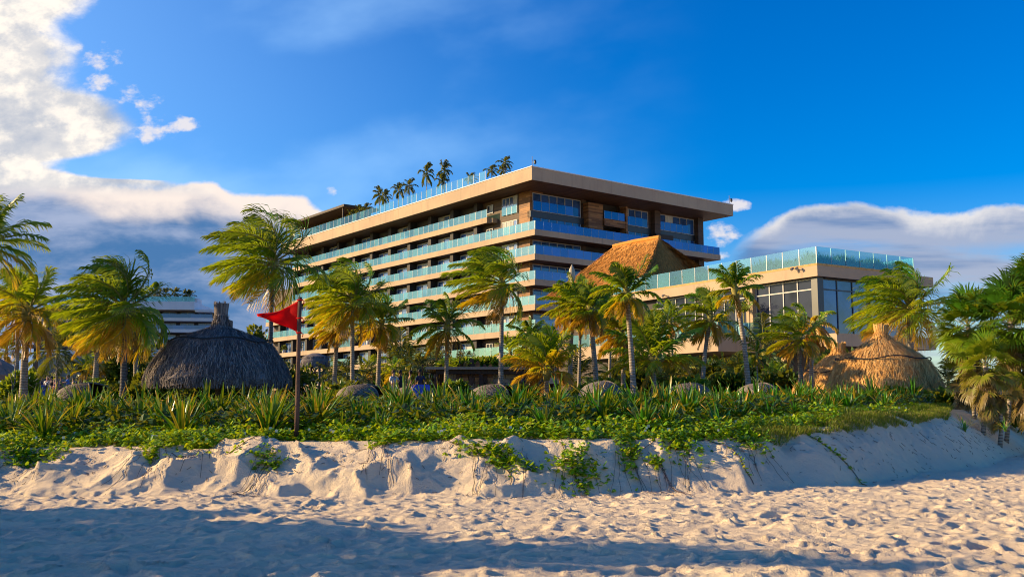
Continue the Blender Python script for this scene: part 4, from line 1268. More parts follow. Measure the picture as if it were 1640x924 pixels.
# ------------------------------------------------------------------ distant hotel wing on the left
FY_ = 270.0
t = thing('hotel_wing', 'far white hotel wing in bluish shade with stacked balcony slabs, left of the grey palapa', 'hotel', (P(210, 600, FY_).x, FY_, 0), math.radians(4))
x0w = P(200, 600, FY_).x; rel = lambda px: P(px, 600, FY_).x - P(210, 600, FY_).x
zpx = lambda py: P(260, py, FY_).z
mb = MB(); mb.box(rel(90), rel(330), 2.5, 30, 0, zpx(499)); mb.build('wall', M['darkwall'], t)
for i, (yy, xr) in enumerate(((509, 335), (527, 343), (546, 343), (566, 345), (585, 345))):
    mb = MB(); mb.box(rel(100), rel(xr), -1, 2.5, zpx(yy + 5), zpx(yy)); mb.build('balcony_slab', M['white'], t)
    rail_run(t, [(rel(100), -.9), (rel(xr), -.9)], zpx(yy), zpx(yy) + 1.1, M['rail_sky'], 3.0, 0.0)
    for q in range(7):
        a = rel(135 + q * 29)
        window(t, 'R', a, a + 3.9, -2.5, zpx(yy), zpx(yy - 11), 2, 'frame', 'glass_sky', fw=.18)
mb = MB(); mb.box(rel(90), rel(309), -3, 30, zpx(497), zpx(484)); mb.box(rel(309), rel(336), -2, 20, zpx(500), zpx(496)); mb.build('roof_slab', M['white'], t)
mb = MB()
for px_ in (262, 275, 290, 300): mb.box(rel(px_ - 5), rel(px_ + 5), 3, 8, zpx(484), zpx(475), 0)
mb.build('roof_pavilion', M['white'], t)
rail_run(t, [(rel(90), -2.5), (rel(309), -2.5)], zpx(484), zpx(476), M['rail'], 3.0, 0.0)
fpro = palm(Vector((0, 0, 0)), Vector((.1, 0, 2.2)), 2.3, 440, 'x', nf=12, age=.2, wind=.3, name='roof_palm', r0=.16, leaf='palmdark', nl=10, dead=0, lw=.3, droop=1.3)
for i, (px_, py_) in enumerate(((247, 474), (255, 472), (266, 471), (281, 470), (297, 473), (303, 474))):
    o = copy_thing(fpro); p_ = P(px_, py_, FY_ + 2); o.location = (p_.x, p_.y, p_.z - 2.2); o.rotation_euler = (0, 0, i)
    tag(o, ORD[i] + ' from the left of the tiny palms on the roof of the far hotel wing', 'roof palm', 'palms on the far hotel wing')
for ch in list(fpro.children_recursive): bpy.data.objects.remove(ch)
bpy.data.objects.remove(fpro)

# glass block at far left
GB = 120.0
t = thing('glass_block', 'dark-roofed building with tall blue windows seen between the palms at far left', 'building', (P(78, 600, GB).x, GB, 0), math.radians(-3))
rl = lambda px: P(px, 600, GB).x - P(78, 600, GB).x
zp = lambda py: P(78, py, GB).z
mb = MB(); mb.box(rl(48), rl(120), 0.4, 12, 0, zp(497)); mb.build('wall', M['darkwall'], t)
mb = MB(); mb.box(rl(46), rl(122), -1, 12.5, zp(502), zp(495)); mb.box(rl(58), rl(122), 1, 12, zp(495) + .002, zp(488)); mb.build('roof_slab', M['darkframe'], t)
window(t, 'R', rl(50), rl(112), -.35, zp(536), zp(503), 9, 'darkframe', 'glass_sky', fw=.14)
mb = MB(); mb.box(rl(48), rl(118), -.6, .4, zp(558), zp(552)); mb.build('canopy', M['darkframe'], t)
mb = MB(); mb.box(rl(62), rl(118), -.3, .35, 0, zp(560)); mb.build('plinth', M['white'], t)

# stone wall
SW = 84.0
xa, xb = P(60, 600, SW).x, P(165, 600, SW).x; zt_ = P(60, 570, SW).z
t = thing('stone_wall', 'tall free-standing wall of pale stone blocks behind the people on the left', 'wall', (xa, SW, 1.9), math.radians(6))
mb = MB(); mb.box(0, xb - xa, 0, 1.2, 0, zt_ - 1.9); mb.box(-.0, (xb - xa), -.02, 1.22, zt_ - 1.899, zt_ - 1.9 + .18)
mb.build('masonry', M['stone'], t)

# ------------------------------------------------------------------ beach bar
BB = 58.0
c_ = P(700, 640, BB)
g = gz(c_.x, c_.y)
bar = thing('beach_bar', 'low flat-roofed beach bar of stone and ochre plaster in front of the hotel', 'beach bar', (c_.x, c_.y, g), math.radians(2))
rb_ = lambda px: P(px, 600, BB).x - c_.x
zb_ = lambda py: P(780, py, BB).z - g
mb = MB(); mb.box(rb_(684), rb_(872), -1.8, 5, zb_(593), zb_(589)); mb.build('roof', M['concrete'], bar)
mb = MB(); mb.box(rb_(700), rb_(870), -1.6, -1.4, zb_(600), zb_(593) - .002); mb.build('beam', M['darkwood'], bar)
mb = MB(); mb.box(rb_(715), rb_(830), -1.0, -.6, 0, zb_(593) - .003); mb.build('stone_wall', M['stone'], bar)
mb = MB(); mb.box(rb_(830) + .01, rb_(876), -1.1, 5, 0, zb_(593) - .004); mb.build('plaster_wall', M['plaster'], bar)
mb = MB(); mb.box(rb_(684), rb_(872), 4.6, 4.99, 0, zb_(593) - .005); mb.build('back_wall', M['darkwall'], bar)
for px_ in (700, 770, 827, 868):
    mb = MB(); mb.box(rb_(px_) - .1, rb_(px_) + .1, -1.55, -1.35, 0, zb_(600)); mb.build('post', M['polewood'], bar)
mb = MB(); mb.box(rb_(672), rb_(702), -1.4, -.4, 0, zb_(626) + .05); mb.box(rb_(670), rb_(704), -1.6, -.3, zb_(626) + .051, zb_(626) + .13); mb.build('counter', M['darkwood'], bar)
# bottle shelf
sh = thing('bottle_shelf', 'dark shelf rack of bottles at the left end of the beach bar', 'shelf', (c_.x + rb_(692), c_.y - .1, g), 0)
mb = MB(); W_ = .55
for zz in (.9, 1.3, 1.7, 2.1): mb.box(-W_, W_, -.15, .15, zz, zz + .04)
mb.box(-W_ - .05, -W_, -.16, .16, 0, 2.15); mb.box(W_, W_ + .05, -.16, .16, 0, 2.15); mb.build('rack', M['darkwood'], sh)
mb = MB(); rnd = random.Random(3)
bcols = [flat('bottle_clear', (.6, .6, .5), .2), flat('bottle_amber', (.35, .16, .03), .2), flat('bottle_green', (.06, .2, .06), .2)]
bt = None
for zz in (.94, 1.34, 1.74):
    for q in range(7):
        x_ = -.45 + q * .15
        o = MB(); o.tube([(0, 0, 0), (0, 0, .17), (0, 0, .21), (0, 0, .28)], [.04, .04, .016, .014], 8)
        ob = o.build('bottle', bcols[rnd.randrange(3)]); ob.location = (c_.x + rb_(692) + x_, c_.y - .12, g + zz)
        tag(ob, 'bottle standing on the dark shelf rack of the beach bar', 'bottle', 'bottles on the bar shelf')
# boards leaning under the beam
for i, px_ in enumerate((737, 747, 757, 766, 777, 786)):
    h = (1.55, 1.5, 1.65, 1.5, 1.3, 1.3)[i]; w = .2
    o = MB(); n = 14; f = []; vs = []
    for side_ in (-.03, .03):
        for q in range(n):
            a = 2 * PI * q / n; vs.append((math.sin(a) * w * (1 if math.cos(a) < .2 else .9), side_, h * (.5 - .5 * math.cos(a))))
    o.add(vs, [list(range(n)), list(range(n, 2 * n))[::-1]] + [(q, n + q, n + (q + 1) % n, (q + 1) % n) for q in range(n)])
    zz = .95
    ob = o.build('wooden_board', M['wood' if i % 2 else 'polewood']); ob.location = (c_.x + rb_(px_), c_.y - 1.2, g + zz - .1)
    tag(ob, ('first', 'second', 'third', 'fourth', 'fifth', 'sixth')[i] + ' from the left of the pointed brown boards hanging in the bar front', 'board', 'pointed boards at the beach bar')
for px_, lab in ((837, 'dark hanging lantern left of the two on the plastered bar wall'), (866, 'dark hanging lantern right of the two on the plastered bar wall')):
    t = thing('lantern', lab, 'lantern', (c_.x + rb_(px_), c_.y - 1.3, g), 0, 'lanterns at the beach bar')
    z0 = zb_(603)
    mb = MB(); mb.tube([(0, 0, zb_(593)), (0, 0, z0)], .012, 4); mb.build('cord', M['rope'], t)
    mb = MB(); mb.tube([(0, 0, z0), (0, 0, z0 - .1), (0, 0, z0 - .35), (0, 0, z0 - .42)], [.03, .12, .14, .04], 8); mb.build('shade', M['darkframe'], t)

# ------------------------------------------------------------------ woven sunbeds (domes)
def weave_mb(r, rnd, opening=1.9):
    mb = MB()
    def sp(a, e, o=0): rr = r + o; return Vector((math.cos(a) * math.cos(e) * rr, math.sin(a) * math.cos(e) * rr * .8, math.sin(e) * rr * .62 + .55))
    a0, a1 = -PI * .10, PI * 1.45
    n = 26
    for fam in (1, -1):
        for i in range(n + 9):
            st_ = a0 + (a1 - a0) * (i - 4) / n; pts = []
            for j in range(13):
                e = j / 12 * 1.45; a = st_ + fam * e * .8
                if a < a0 or a > a1: continue
                pts.append((sp(a, e, .012 * ((i + j) % 2) * fam), a, e))
            for (p0, aa, ee), (p1, ab, eb) in zip(pts, pts[1:]):
                d = (p1 - p0); nrm = (p0 + p1 - Vector((0, 0, 1.1))).normalized(); w = d.cross(nrm).normalized() * .038 * max(.3, math.cos(ee))
                mb.add([p0 + w, p0 - w, p1 - w, p1 + w], [(0, 1, 2, 3)], 0, rnd.random())
    # thin inner mat so the weave is nearly closed
    N = 30
    vs = [sp(a0 + (a1 - a0) * i / N, j / 8 * 1.55, -.03) for i in range(N + 1) for j in range(9)]
    mb.add(vs, [(i * 9 + j, (i + 1) * 9 + j, (i + 1) * 9 + j + 1, i * 9 + j + 1) for i in range(N) for j in range(8)], 1, .3)
    rim = [sp(a0, e / 8 * 1.55) for e in range(9)] + [sp(a1, (8 - e) / 8 * 1.55) for e in range(9)]
    return mb, rim
weave = mat_plain('woven_vine', (.26, .22, .17), (.14, .11, .08), 9, .8, .2, .4, 40)
weave_in = mat_plain('woven_inner', (.075, .06, .045), (.05, .04, .03), 20, .9, .1)
BEDS = [(140, 36, 620, 'round woven dome sunbed at left in front of the stone wall'), (582, 38, 622, 'woven dome sunbed in front of the dense green palm'), (668, 41, 624, 'woven dome sunbed left of the beach bar, mostly behind lilies'),
        (795, 36, 622, 'woven dome sunbed at the foot of the tall slim palm'), (966, 31, 617, 'nearest woven dome sunbed beside the long-trunked palm'), (1103, 34, 620, 'woven dome sunbed at the foot of the curved-trunk palm'), (1218, 33, 620, 'woven dome sunbed at the foot of the leaning brown trunk')]
rnd = random.Random(9)
wb, rim = weave_mb(1.0, rnd)
bed0 = None
for i, (px_, Y, py_, lab) in enumerate(BEDS):
    top = P(px_, py_ - 8, Y)
    if bed0 is None:
        t = bed0 = thing('woven_sunbed', lab, 'sunbed', (0, 0, 0), 0, 'woven dome sunbeds')
        cnp = wb.build('canopy', [weave, weave_in], t)
        mb = MB(); mb.tube(rim, .035, 6); mb.build('rim', weave, cnp)
        mb = MB(); mb.tube([(0, 0, 0), (0, 0, .3), (0, 0, .5)], [.85, .98, .98], 28); mb.build('base', weave, t)
        mb = MB(); mb.tube([(0, 0, .44), (0, 0, .51), (0, 0, .53)], [.9, .93, .86], 28); mb.build('mattress', flat('mattress_sand', (.30, .24, .17)), t, True)
    else:
        t = copy_thing(bed0); tag(t, lab)
    s = (47 * Y / 1541) / 1.0
    t.scale = (s, s, s); t.location = (top.x, top.y, top.z - 1.17 * s); t.rotation_euler = (0, 0, .75 + (i % 3) * .25)
    # sit it on the ground: lower legs reach down if needed
    g = gz(top.x, top.y)
    t.location.z = g + max(-.05, 0) if abs(t.location.z - g) < .5 else t.location.z
    hs_ = (top.z - g) / 1.17
    t.scale = (s, s, max(.7, hs_)); t.location.z = g - .02

# ------------------------------------------------------------------ red flag
FYD = 19.6
fb = P(474.5, 700, FYD); gfl = gz(fb.x, fb.y)
flag = thing('beach_flag', 'red triangular warning flag on a rough wooden pole stuck in the dune edge', 'flag', (fb.x, fb.y, gfl))
tpz = P(480.5, 476, FYD)
mb = MB(); dxp = tpz.x - fb.x; hz_ = tpz.z - gfl
mb.tube([(0, 0, -.3), (dxp * .2 + .005, 0, hz_ * .25), (dxp * .5, 0, hz_ * .5), (dxp * .8 - .004, 0, hz_ * .75), (dxp, 0, hz_)], [.052, .05, .046, .044, .042], 10)
mb.build('pole', M['polewood'], flag, True)
z_t = P(480, 481, FYD).z - gfl; z_b = P(480, 533, FYD).z - gfl; tipx = P(415, 507, FYD).x - fb.x; tipz = P(415, 506, FYD).z - gfl
mb = MB(); N = 26; Mn = 14; vs = []
for i in range(N + 1):
    s = i / N
    for j in range(Mn + 1):
        tt = j / Mn
        zt1 = z_t + (tipz + .02 - z_t) * (s ** .8) - .035 * math.sin(PI * s); zb1 = z_b + (tipz - .02 - z_b) * s ** 1.0 + .03 * math.sin(PI * s * 1.0)
        x = dxp - .03 + (tipx - dxp) * s
        yy = .09 * math.sin(s * 5.0 + tt * 1.4) * s ** .7 + .03 * math.sin(s * 10 - tt * 5) * s + .008 * math.sin(tt * 9 + s * 4)
        vs.append((x, yy, zt1 + (zb1 - zt1) * tt + .012 * math.sin(s * 9)))
mb.add(vs, [(i * (Mn + 1) + j, (i + 1) * (Mn + 1) + j, (i + 1) * (Mn + 1) + j + 1, i * (Mn + 1) + j + 1) for i in range(N) for j in range(Mn)])
m, nt, out = newmat('red_cloth')
p = prin(nt, mixc(nz(objco(nt), 6, 4), (.80, .004, .004), (.66, .003, .003)), .7, .2)
tr = nt.nodes.new('ShaderNodeBsdfTranslucent'); tr.inputs[0].default_value = (.95, .01, .005, 1)
mx = nt.nodes.new('ShaderNodeMixShader'); mx.inputs[0].default_value = .45
nt.links.new(p.outputs[0], mx.inputs[1]); nt.links.new(tr.outputs[0], mx.inputs[2]); nt.links.new(mx.outputs[0], out.inputs[0]); M['red'] = m
fo = mb.build('pennant', m, flag, True)
sm = fo.modifiers.new('thickness', 'SOLIDIFY'); sm.thickness = .004
for zz in (z_t + .005, (z_t * .45 + z_b * .55), z_b):
    mb = MB(); n = 16
    cx0 = dxp * (zz / hz_)
    mb.tube([(cx0 + math.cos(2 * PI * q / n) * .058, math.sin(2 * PI * q / n) * .058, zz + .006 * math.sin(q)) for q in range(n + 1)], .012, 5)
    mb.tube([(cx0 + .055, -.02, zz), (cx0 + .09, -.03, zz - .03), (cx0 + .075, -.03, zz - .09)], .009, 4)
    mb.build('tie', M['red'], flag)

# ------------------------------------------------------------------ people
def skin_mesh(verts, edges, radii, name, mat, parent, sub=1):
    me = bpy.data.meshes.new(name); me.from_pydata(verts, edges, []); me.update()
    o = bpy.data.objects.new(name, me); COL.objects.link(o)
    md = o.modifiers.new('s', 'SKIN'); md.use_smooth_shade = True
    for i, r in enumerate(radii):
        me.skin_vertices[0].data[i].radius = (r[0], r[1]) if isinstance(r, tuple) else (r, r)
    me.skin_vertices[0].data[0].use_root = True
    sb = o.modifiers.new('d', 'SUBSURF'); sb.levels = sub; sb.render_levels = sub
    dg = bpy.context.evaluated_depsgraph_get()
    nm = bpy.data.meshes.new_from_object(o.evaluated_get(dg)); nm.name = name
    bpy.data.objects.remove(o)
    nm.materials.clear(); nm.materials.append(mat)
    o2 = bpy.data.objects.new(name, nm); COL.objects.link(o2); o2.parent = parent
    return o2

SK = [flat('skin_light', (.52, .30, .20)), flat('skin_tan', (.36, .19, .11)), flat('skin_dark', (.14, .07, .045))]
HAIR = [flat('hair_dark', (.02, .015, .012)), flat('hair_brown', (.09, .05, .025)), flat('hair_blond', (.45, .32, .15))]
def person(loc, rz, label, skin, hair, top, bottom, dress=False, pose=0, scale=1.0, group=None):
    t = thing('person', label, 'person', loc, rz, group); t.scale = (scale,) * 3
    arm = {0: [(.20, 0, 1.40), (.24, .02, 1.12), (.24, -.10, .88)], 1: [(.20, 0, 1.40), (.30, -.10, 1.20), (.16, -.30, 1.25)], 2: [(.20, 0, 1.40), (.34, -.05, 1.55), (.22, -.12, 1.75)]}[pose]
    arml = [(-.20, 0, 1.40), (-.25, .02, 1.12), (-.23, -.08, .88)]
    st_ = .14 if pose != 1 else .05
    V = [(0, 0, .95), (0, 0, 1.15), (0, 0, 1.38), (0, 0, 1.48), (0, -.01, 1.57), (0, -.02, 1.66), (0, -.01, 1.74),
         *arm, *arml, (.10, 0, .88), (.11, -.03 - st_, .48), (.12, .02 - st_, .08), (.13, -.12 - st_, .03), (-.10, 0, .88), (-.11, -.02 + st_, .48), (-.12, .04 + st_, .08), (-.13, -.10 + st_, .03)]
    hand = lambda a: (a[0], a[1] - .05, a[2] - .07)
    V += [hand(arm[2]), hand(arml[2])]
    E = [(0, 1), (1, 2), (2, 3), (3, 4), (4, 5), (5, 6), (2, 7), (7, 8), (8, 9), (2, 10), (10, 11), (11, 12), (0, 13), (13, 14), (14, 15), (15, 16), (0, 17), (17, 18), (18, 19), (19, 20), (9, 21), (12, 22)]
    Rr = [(.15, .11), (.13, .10), (.16, .10), .06, .07, .095, .07, .055, .045, .032, .055, .045, .032, .09, .06, .042, .035, .09, .06, .042, .035, .03, .03]
    body = skin_mesh(V, E, Rr, 'body', SK[skin], t)
    # clothing
    if dress:
        mb = MB(); mb.tube([(0, 0, 1.44), (0, 0, 1.36), (0, 0, 1.12), (0, 0, .9), (0, 0, .45)], [.12, .18, .155, .22, .31], 16); o = mb.build('dress', top, t, True); o.scale = (1, .75, 1)
    else:
        skin_mesh([(0, 0, 1.0), (0, 0, 1.18), (0, 0, 1.40), (.19, 0, 1.40), (arm[1][0] * .97, arm[1][1], arm[1][2] + .06), (-.19, 0, 1.40), (-.24, .02, 1.18)], [(0, 1), (1, 2), (2, 3), (3, 4), (2, 5), (5, 6)], [(.18, .135), (.155, .12), (.18, .125), .08, .065, .08, .065], 'shirt', top, t)
        skin_mesh([(0, 0, .98), (.10, 0, .86), (.11, -.02 - st_, .52), (-.10, 0, .86), (-.11, -.01 + st_, .52)], [(0, 1), (1, 2), (0, 3), (3, 4)], [(.175, .13), .115, .085, .115, .085], 'shorts', bottom, t)
    mb = MB(); mb.tube([(0, .03, 1.60), (0, .02, 1.70), (0, .0, 1.79), (0, 0, 1.82)], [.085, .112, .085, .02], 12); mb.build('hair', HAIR[hair], t, True)
    return t

Cw, Cb, Cp, Cn, Cr, Cbl, Cg, Cy, Co = flat('cloth_white', (.7, .7, .72)), flat('cloth_blue', (.10, .22, .62)), flat('cloth_pink', (.62, .22, .22)), flat('cloth_navy', (.03, .04, .12)), flat('cloth_red', (.6, .03, .03)), flat('cloth_black', (.025, .025, .03)), flat('cloth_grey', (.25, .25, .27)), flat('cloth_yellow', (.6, .45, .08)), flat('cloth_orange', (.7, .22, .03))
PE = [ # px, Y, pose, dress, skin, hair, top, bottom, label
 (59, 74, 1, 0, 0, 0, Cg, Cbl, 'person in grey shirt leftmost of the crowd before the stone wall'),
 (67, 76, 0, 0, 1, 1, Cn, Cn, 'person in navy clothes beside the blue board'),
 (75, 72, 2, 0, 0, 2, Cw, Cw, 'person in white with one arm raised near the blue board'),
 (82, 78, 0, 0, 1, 0, Cbl, Cn, 'person in black shirt between the white-clad and the pink-dressed people'),
 (90, 71, 0, 1, 0, 1, Cp, Cp, 'person in a pink dress in the crowd before the stone wall'),
 (97, 77, 1, 0, 1, 0, Cn, Cbl, 'person in dark clothes right of the pink dress'),
 (108, 72, 1, 0, 1, 0, Cb, Cw, 'person in bright blue shirt turned to the right in the crowd'),
 (117, 80, 0, 0, 0, 0, Cbl, Cbl, 'person in black standing behind the round bright bush'),
 (124, 76, 1, 0, 1, 0, Cn, Cn, 'person in navy right behind the round bright bush'),
 (131, 79, 0, 0, 2, 0, Cg, Cbl, 'person in grey at the right end of the crowd'),
 (171, 68, 1, 0, 0, 2, Cy, Cr, 'person in yellow top and red shorts left of the dark palm trunk'),
 (181, 70, 0, 0, 0, 1, Cw, Cg, 'person in white shirt beside the yellow-topped person'),
 (208, 70, 1, 0, 0, 0, Cw, Cb, 'person in white and blue just right of the dark palm trunk'),
 (227, 72, 0, 0, 1, 0, Cb, Cn, 'person in blue at the left edge of the grey palapa'),
 (466, 62, 0, 0, 1, 2, Cw, Cb, 'person in white and blue just left of the flagpole'),
 (630, 55, 1, 0, 0, 1, Cw, Cw, 'person in pale patterned clothes standing left of the beach bar'),
 (641, 56, 0, 1, 2, 0, Cbl, Cbl, 'person in a black dress beside the pale-clad person'),
 (657, 57, 0, 0, 1, 0, Cbl, Cbl, 'person in black between the pale-clad person and the bar'),
 (672, 52, 1, 0, 2, 0, Cn, Cb, 'person in dark top leaning toward the bar counter'),
 (486, 64, 0, 0, 0, 0, Cb, Cb, 'person in blue just right of the flagpole'),
 (572, 62, 0, 0, 0, 0, Cw, Cr, 'person in white shirt behind the dense green palm trunk'),
]
for i, (px_, Y, po, dr, sk_, ha, tp_, bo, lab) in enumerate(PE):
    q = P(px_, 620, Y); g = gz(q.x, q.y)
    person((q.x, q.y, g), R.uniform(-1.5, 1.5), lab, sk_, ha, tp_, bo, bool(dr), po, 1.0 + R.uniform(-.05, .05), 'people behind the planting' )

# potted plants along the low balconies of the left front
for li, lv_ in ((5, 'second'), (6, 'lowest')):
    pxs = [(452, 478, 506, 545, 588, 634, 664, 690), (460, 498, 532, 600, 640, 690)][li - 5]
    for k, px_ in enumerate(pxs):
        s = hs_left(px_, -.9); wx, wy = hw(-.9, s)
        t = thing('planter', ORD[k] + ' from the left of the potted plants on the ' + lv_ + ' visible hotel balcony', 'planter', (wx, wy, LV[li]), 0, 'potted plants on the hotel balconies')
        mb = MB(); mb.tube([(0, 0, 0), (0, 0, .7), (0, 0, .74)], [.28, .40, .36], 12); mb.build('pot', M['white'], t, True)
        mb = MB(); leaf_cloud(mb, 130, .5, .5, .8, .22, random.Random(k + li * 10), .4, 6, 2.6); o = mb.build('plant', M['shrub'], t); o.location = (0, 0, .65)

# small coloured things
q = P(62, 636, 60); t = thing('standing_board', 'plain blue board standing below the crowd at left', 'board', (q.x, q.y, gz(q.x, q.y)))
mb = MB(); mb.box(-.5, .5, -.03, .03, .1, 1.05); mb.build('panel', flat('board_blue', (.01, .09, .42)), t)
mb = MB(); mb.box(-.48, -.42, -.05, -.031, 0, 1.0); mb.box(.42, .48, -.05, -.031, 0, 1.0); mb.build('leg', M['polewood'], t)
q = P(484, 634, 30); t = thing('beach_tent_flap', 'orange triangular cloth propped beside the flagpole', 'cloth', (q.x, q.y, gz(q.x, q.y)))
mb = MB(); mb.add([(-.02, 0, .62), (.16, .0, .50), (.24, .03, .2), (.06, .03, 0.05), (.0, .04, .3)], [(0, 1, 4), (1, 2, 4), (2, 3, 4)]); o = mb.build('cloth', flat('orange_cloth', (.75, .22, .02)), t); o.modifiers.new('t', 'SOLIDIFY').thickness = .01
mb = MB(); mb.tube([(-.03, 0, 0), (-.03, 0, .66)], .015, 6); mb.build('stick', M['polewood'], t)
for px_, lab in ((188, 'closed blue parasol behind the dark palm trunk'), (690, 'blue lounger back showing in front of the bar counter')):
    q = P(px_, 630, 60 if px_ < 300 else 34); g = gz(q.x, q.y)
    if px_ < 300:
        t = thing('blue_parasol', lab, 'parasol', (q.x, q.y, g))
        mb = MB(); mb.tube([(0, 0, .9), (0, 0, 1.2), (0, 0, 2.0), (0, 0, 2.2)], [.08, .30, .10, .02], 10); mb.build('canopy', flat('canvas_blue', (.04, .08, .40)), t, True)
        mb = MB(); mb.tube([(0, 0, 0), (0, 0, 2.3)], .03, 6); mb.build('pole', M['polewood'], t)
    else:
        t = thing('beach_lounger', lab, 'lounger', (q.x, q.y, g), .5)
        mb = MB(); mb.box(-.35, .35, -1.0, .5, .28, .36); mb.add([(-.35, .5, .30), (.35, .5, .30), (.35, .95, .88), (-.35, .95, .88), (-.35, .56, .26), (.35, .56, .26), (.35, 1.01, .84), (-.35, 1.01, .84)], [(0, 1, 2, 3), (7, 6, 5, 4), (0, 4, 5, 1), (1, 5, 6, 2), (2, 6, 7, 3), (3, 7, 4, 0)]); mb.build('cushion', flat('canvas_purple', (.12, .12, .45)), t)
        for lx in (-.3, .3):
            for ly in (-.9, .4): mb = MB(); mb.box(lx - .025, lx + .025, ly - .025, ly + .025, 0, .28); mb.build('leg', M['polewood'], t)

# ------------------------------------------------------------------ lily bank
def lily_mesh(seed, n=22, h=.75, w=.055, age=.45):
    rnd = random.Random(seed); mb = MB()
    for i in range(n):
        az = rnd.uniform(0, 2 * PI); e = rnd.triangular(.45, 1.54, 1.3); L = h * rnd.uniform(.7, 1.25)
        d = Vector((math.cos(az) * math.cos(e), math.sin(az) * math.cos(e), math.sin(e)))
        p = Vector((rnd.uniform(-.06, .06), rnd.uniform(-.06, .06), 0)); ns = 6; dr = rnd.uniform(.05, .30)
        side = d.cross(Vector((0, 0, 1))).normalized(); ww = w * rnd.uniform(.7, 1.25)
        ag = age + rnd.uniform(-.25, .2); tip = rnd.random() < .35
        if rnd.random() < .06: ag = .9
        vs = []; aa = []
        for k in range(ns + 1):
            s = k / ns; wd = side * ww * .5 * (1 if s < .6 else 1 - ((s - .6) / .4) ** 1.5 * .93)
            fold = side.cross(d).normalized() * abs(ww) * .18
            vs += [p - wd + fold, p, p + wd + fold]
            av = min(1, ag + (.45 if tip and s > .8 else (.12 if s > .9 else 0))); aa += [av] * 3
            d = (d + Vector((0, 0, -1)) * dr * (.3 + s)).normalized(); p = p + d * L / ns
        fs = []
        for k in range(ns):
            b0 = k * 3; fs += [(b0, b0 + 1, b0 + 4, b0 + 3), (b0 + 1, b0 + 2, b0 + 5, b0 + 4)]
        mb.add(vs, fs, 0, aa)
    return mb
lproto = []
for k in range(12):
    o = lily_mesh(800 + k, 22 + (k % 4) * 5, .60 + .05 * (k % 5), .060 + .009 * (k % 3), [.36, .45, .28, .50][k % 4]).build('lily_clump', M['lily'])
    lproto.append(o)
# individually known clumps
def put_lily(src, x, y, s, rz, lab, grp):
    o = src.copy(); COL.objects.link(o); o.location = (x, y, gz(x, y) - .03); o.scale = (s, s, s * R.uniform(.9, 1.1)); o.rotation_euler = (R.uniform(-.1, .1), R.uniform(-.1, .1), rz)
    return tag(o, lab, 'lily clump', grp)
big = lily_mesh(900, 30, 1.05, .085, .45).build('lily_clump', M['lily'])
big2 = lily_mesh(901, 22, 1.0, .085, .5).build('lily_clump', M['lily'])
for (px_, py_, src, s, lab) in ((513, 686, big, 1.0, 'largest strap-leaved lily clump, just right of the flagpole'), (112, 690, big2, .9, 'broad-leaved lily clump with few upright leaves in front at left'),
                        (250, 684, big2, 1.0, 'sprawling lily clump below the grey palapa with orange-tipped arching leaves'), (410, 680, big, .7, 'tall narrow lily clump just left of the flagpole'), (15, 690, big, .8, 'yellow-tipped lily clump at the left edge of the bank')):
    Y = 1530 * (CAM_Z - .98) / (py_ - HOR); Y = min(Y, 22.5); q = P(px_, py_, Y)
    put_lily(src, q.x, q.y, s, R.uniform(0, 6), lab, 'prominent lily clumps')
cnt = 0
rnd = random.Random(31)
LMK = [(70, 'the yellowing palm'), (175, 'the stone wall'), (240, 'the dark-trunked palm'), (350, 'the left of the grey palapa'), (465, 'the right of the grey palapa'), (525, 'the flagpole'), (590, 'the dense green palm'), (660, 'the small-crowned palm'), (735, 'the open-crowned palm'),
       (830, 'the tall slim palm'), (900, 'the low yellow palm'), (985, 'the grove'), (1035, 'the long-trunked palm'), (1090, 'the stocky palm'), (1160, 'the curved-trunk palm'), (1240, 'the leaning brown trunk'), (1320, 'the smaller golden palapa'), (1480, 'the larger golden palapa'), (9999, 'the fan palms')]
y_ = 0
rows = [3.3, 4.5, 5.3, 6.0, 6.8, 7.8, 9.0]
for ri, off in enumerate(rows):
    x = -15.5
    while x < 19.5:
        x += rnd.uniform(.50, .90) * (1 + ri * .05)
        yy = footf(x) + np.interp(x, [-60, 4, 12, 17, 30], [CW, CW, 3.4, 4.2, 5]) - CW + off + rnd.uniform(-.4, .4)
        if x > 13 and ri < 1: continue
        if x > 15.0 and ri < 3: continue
        if ri == 0 and (rnd.random() < .45): continue
        if abs(x / yy) > .56: continue
        src = lproto[rnd.randrange(12)]
        pxl = CX + 1541 * x / yy
        mark = [m_ for e_, m_ in LMK if pxl < e_][0]
        sc_ = rnd.uniform(.65, 1.3)
        lab = ('small ' if sc_ < .85 else 'large ' if sc_ > 1.12 else 'medium ') + "lily clump in the bank's " + ('first', 'second', 'third', 'fourth', 'fifth', 'sixth', 'rear')[ri] + ' row, before ' + mark
        o = put_lily(src, x, yy, sc_, rnd.uniform(0, 6.28), lab, 'lily clumps in the green bank'); cnt += 1
for o in lproto + [big, big2]: bpy.data.objects.remove(o)
print('lily clumps', cnt)

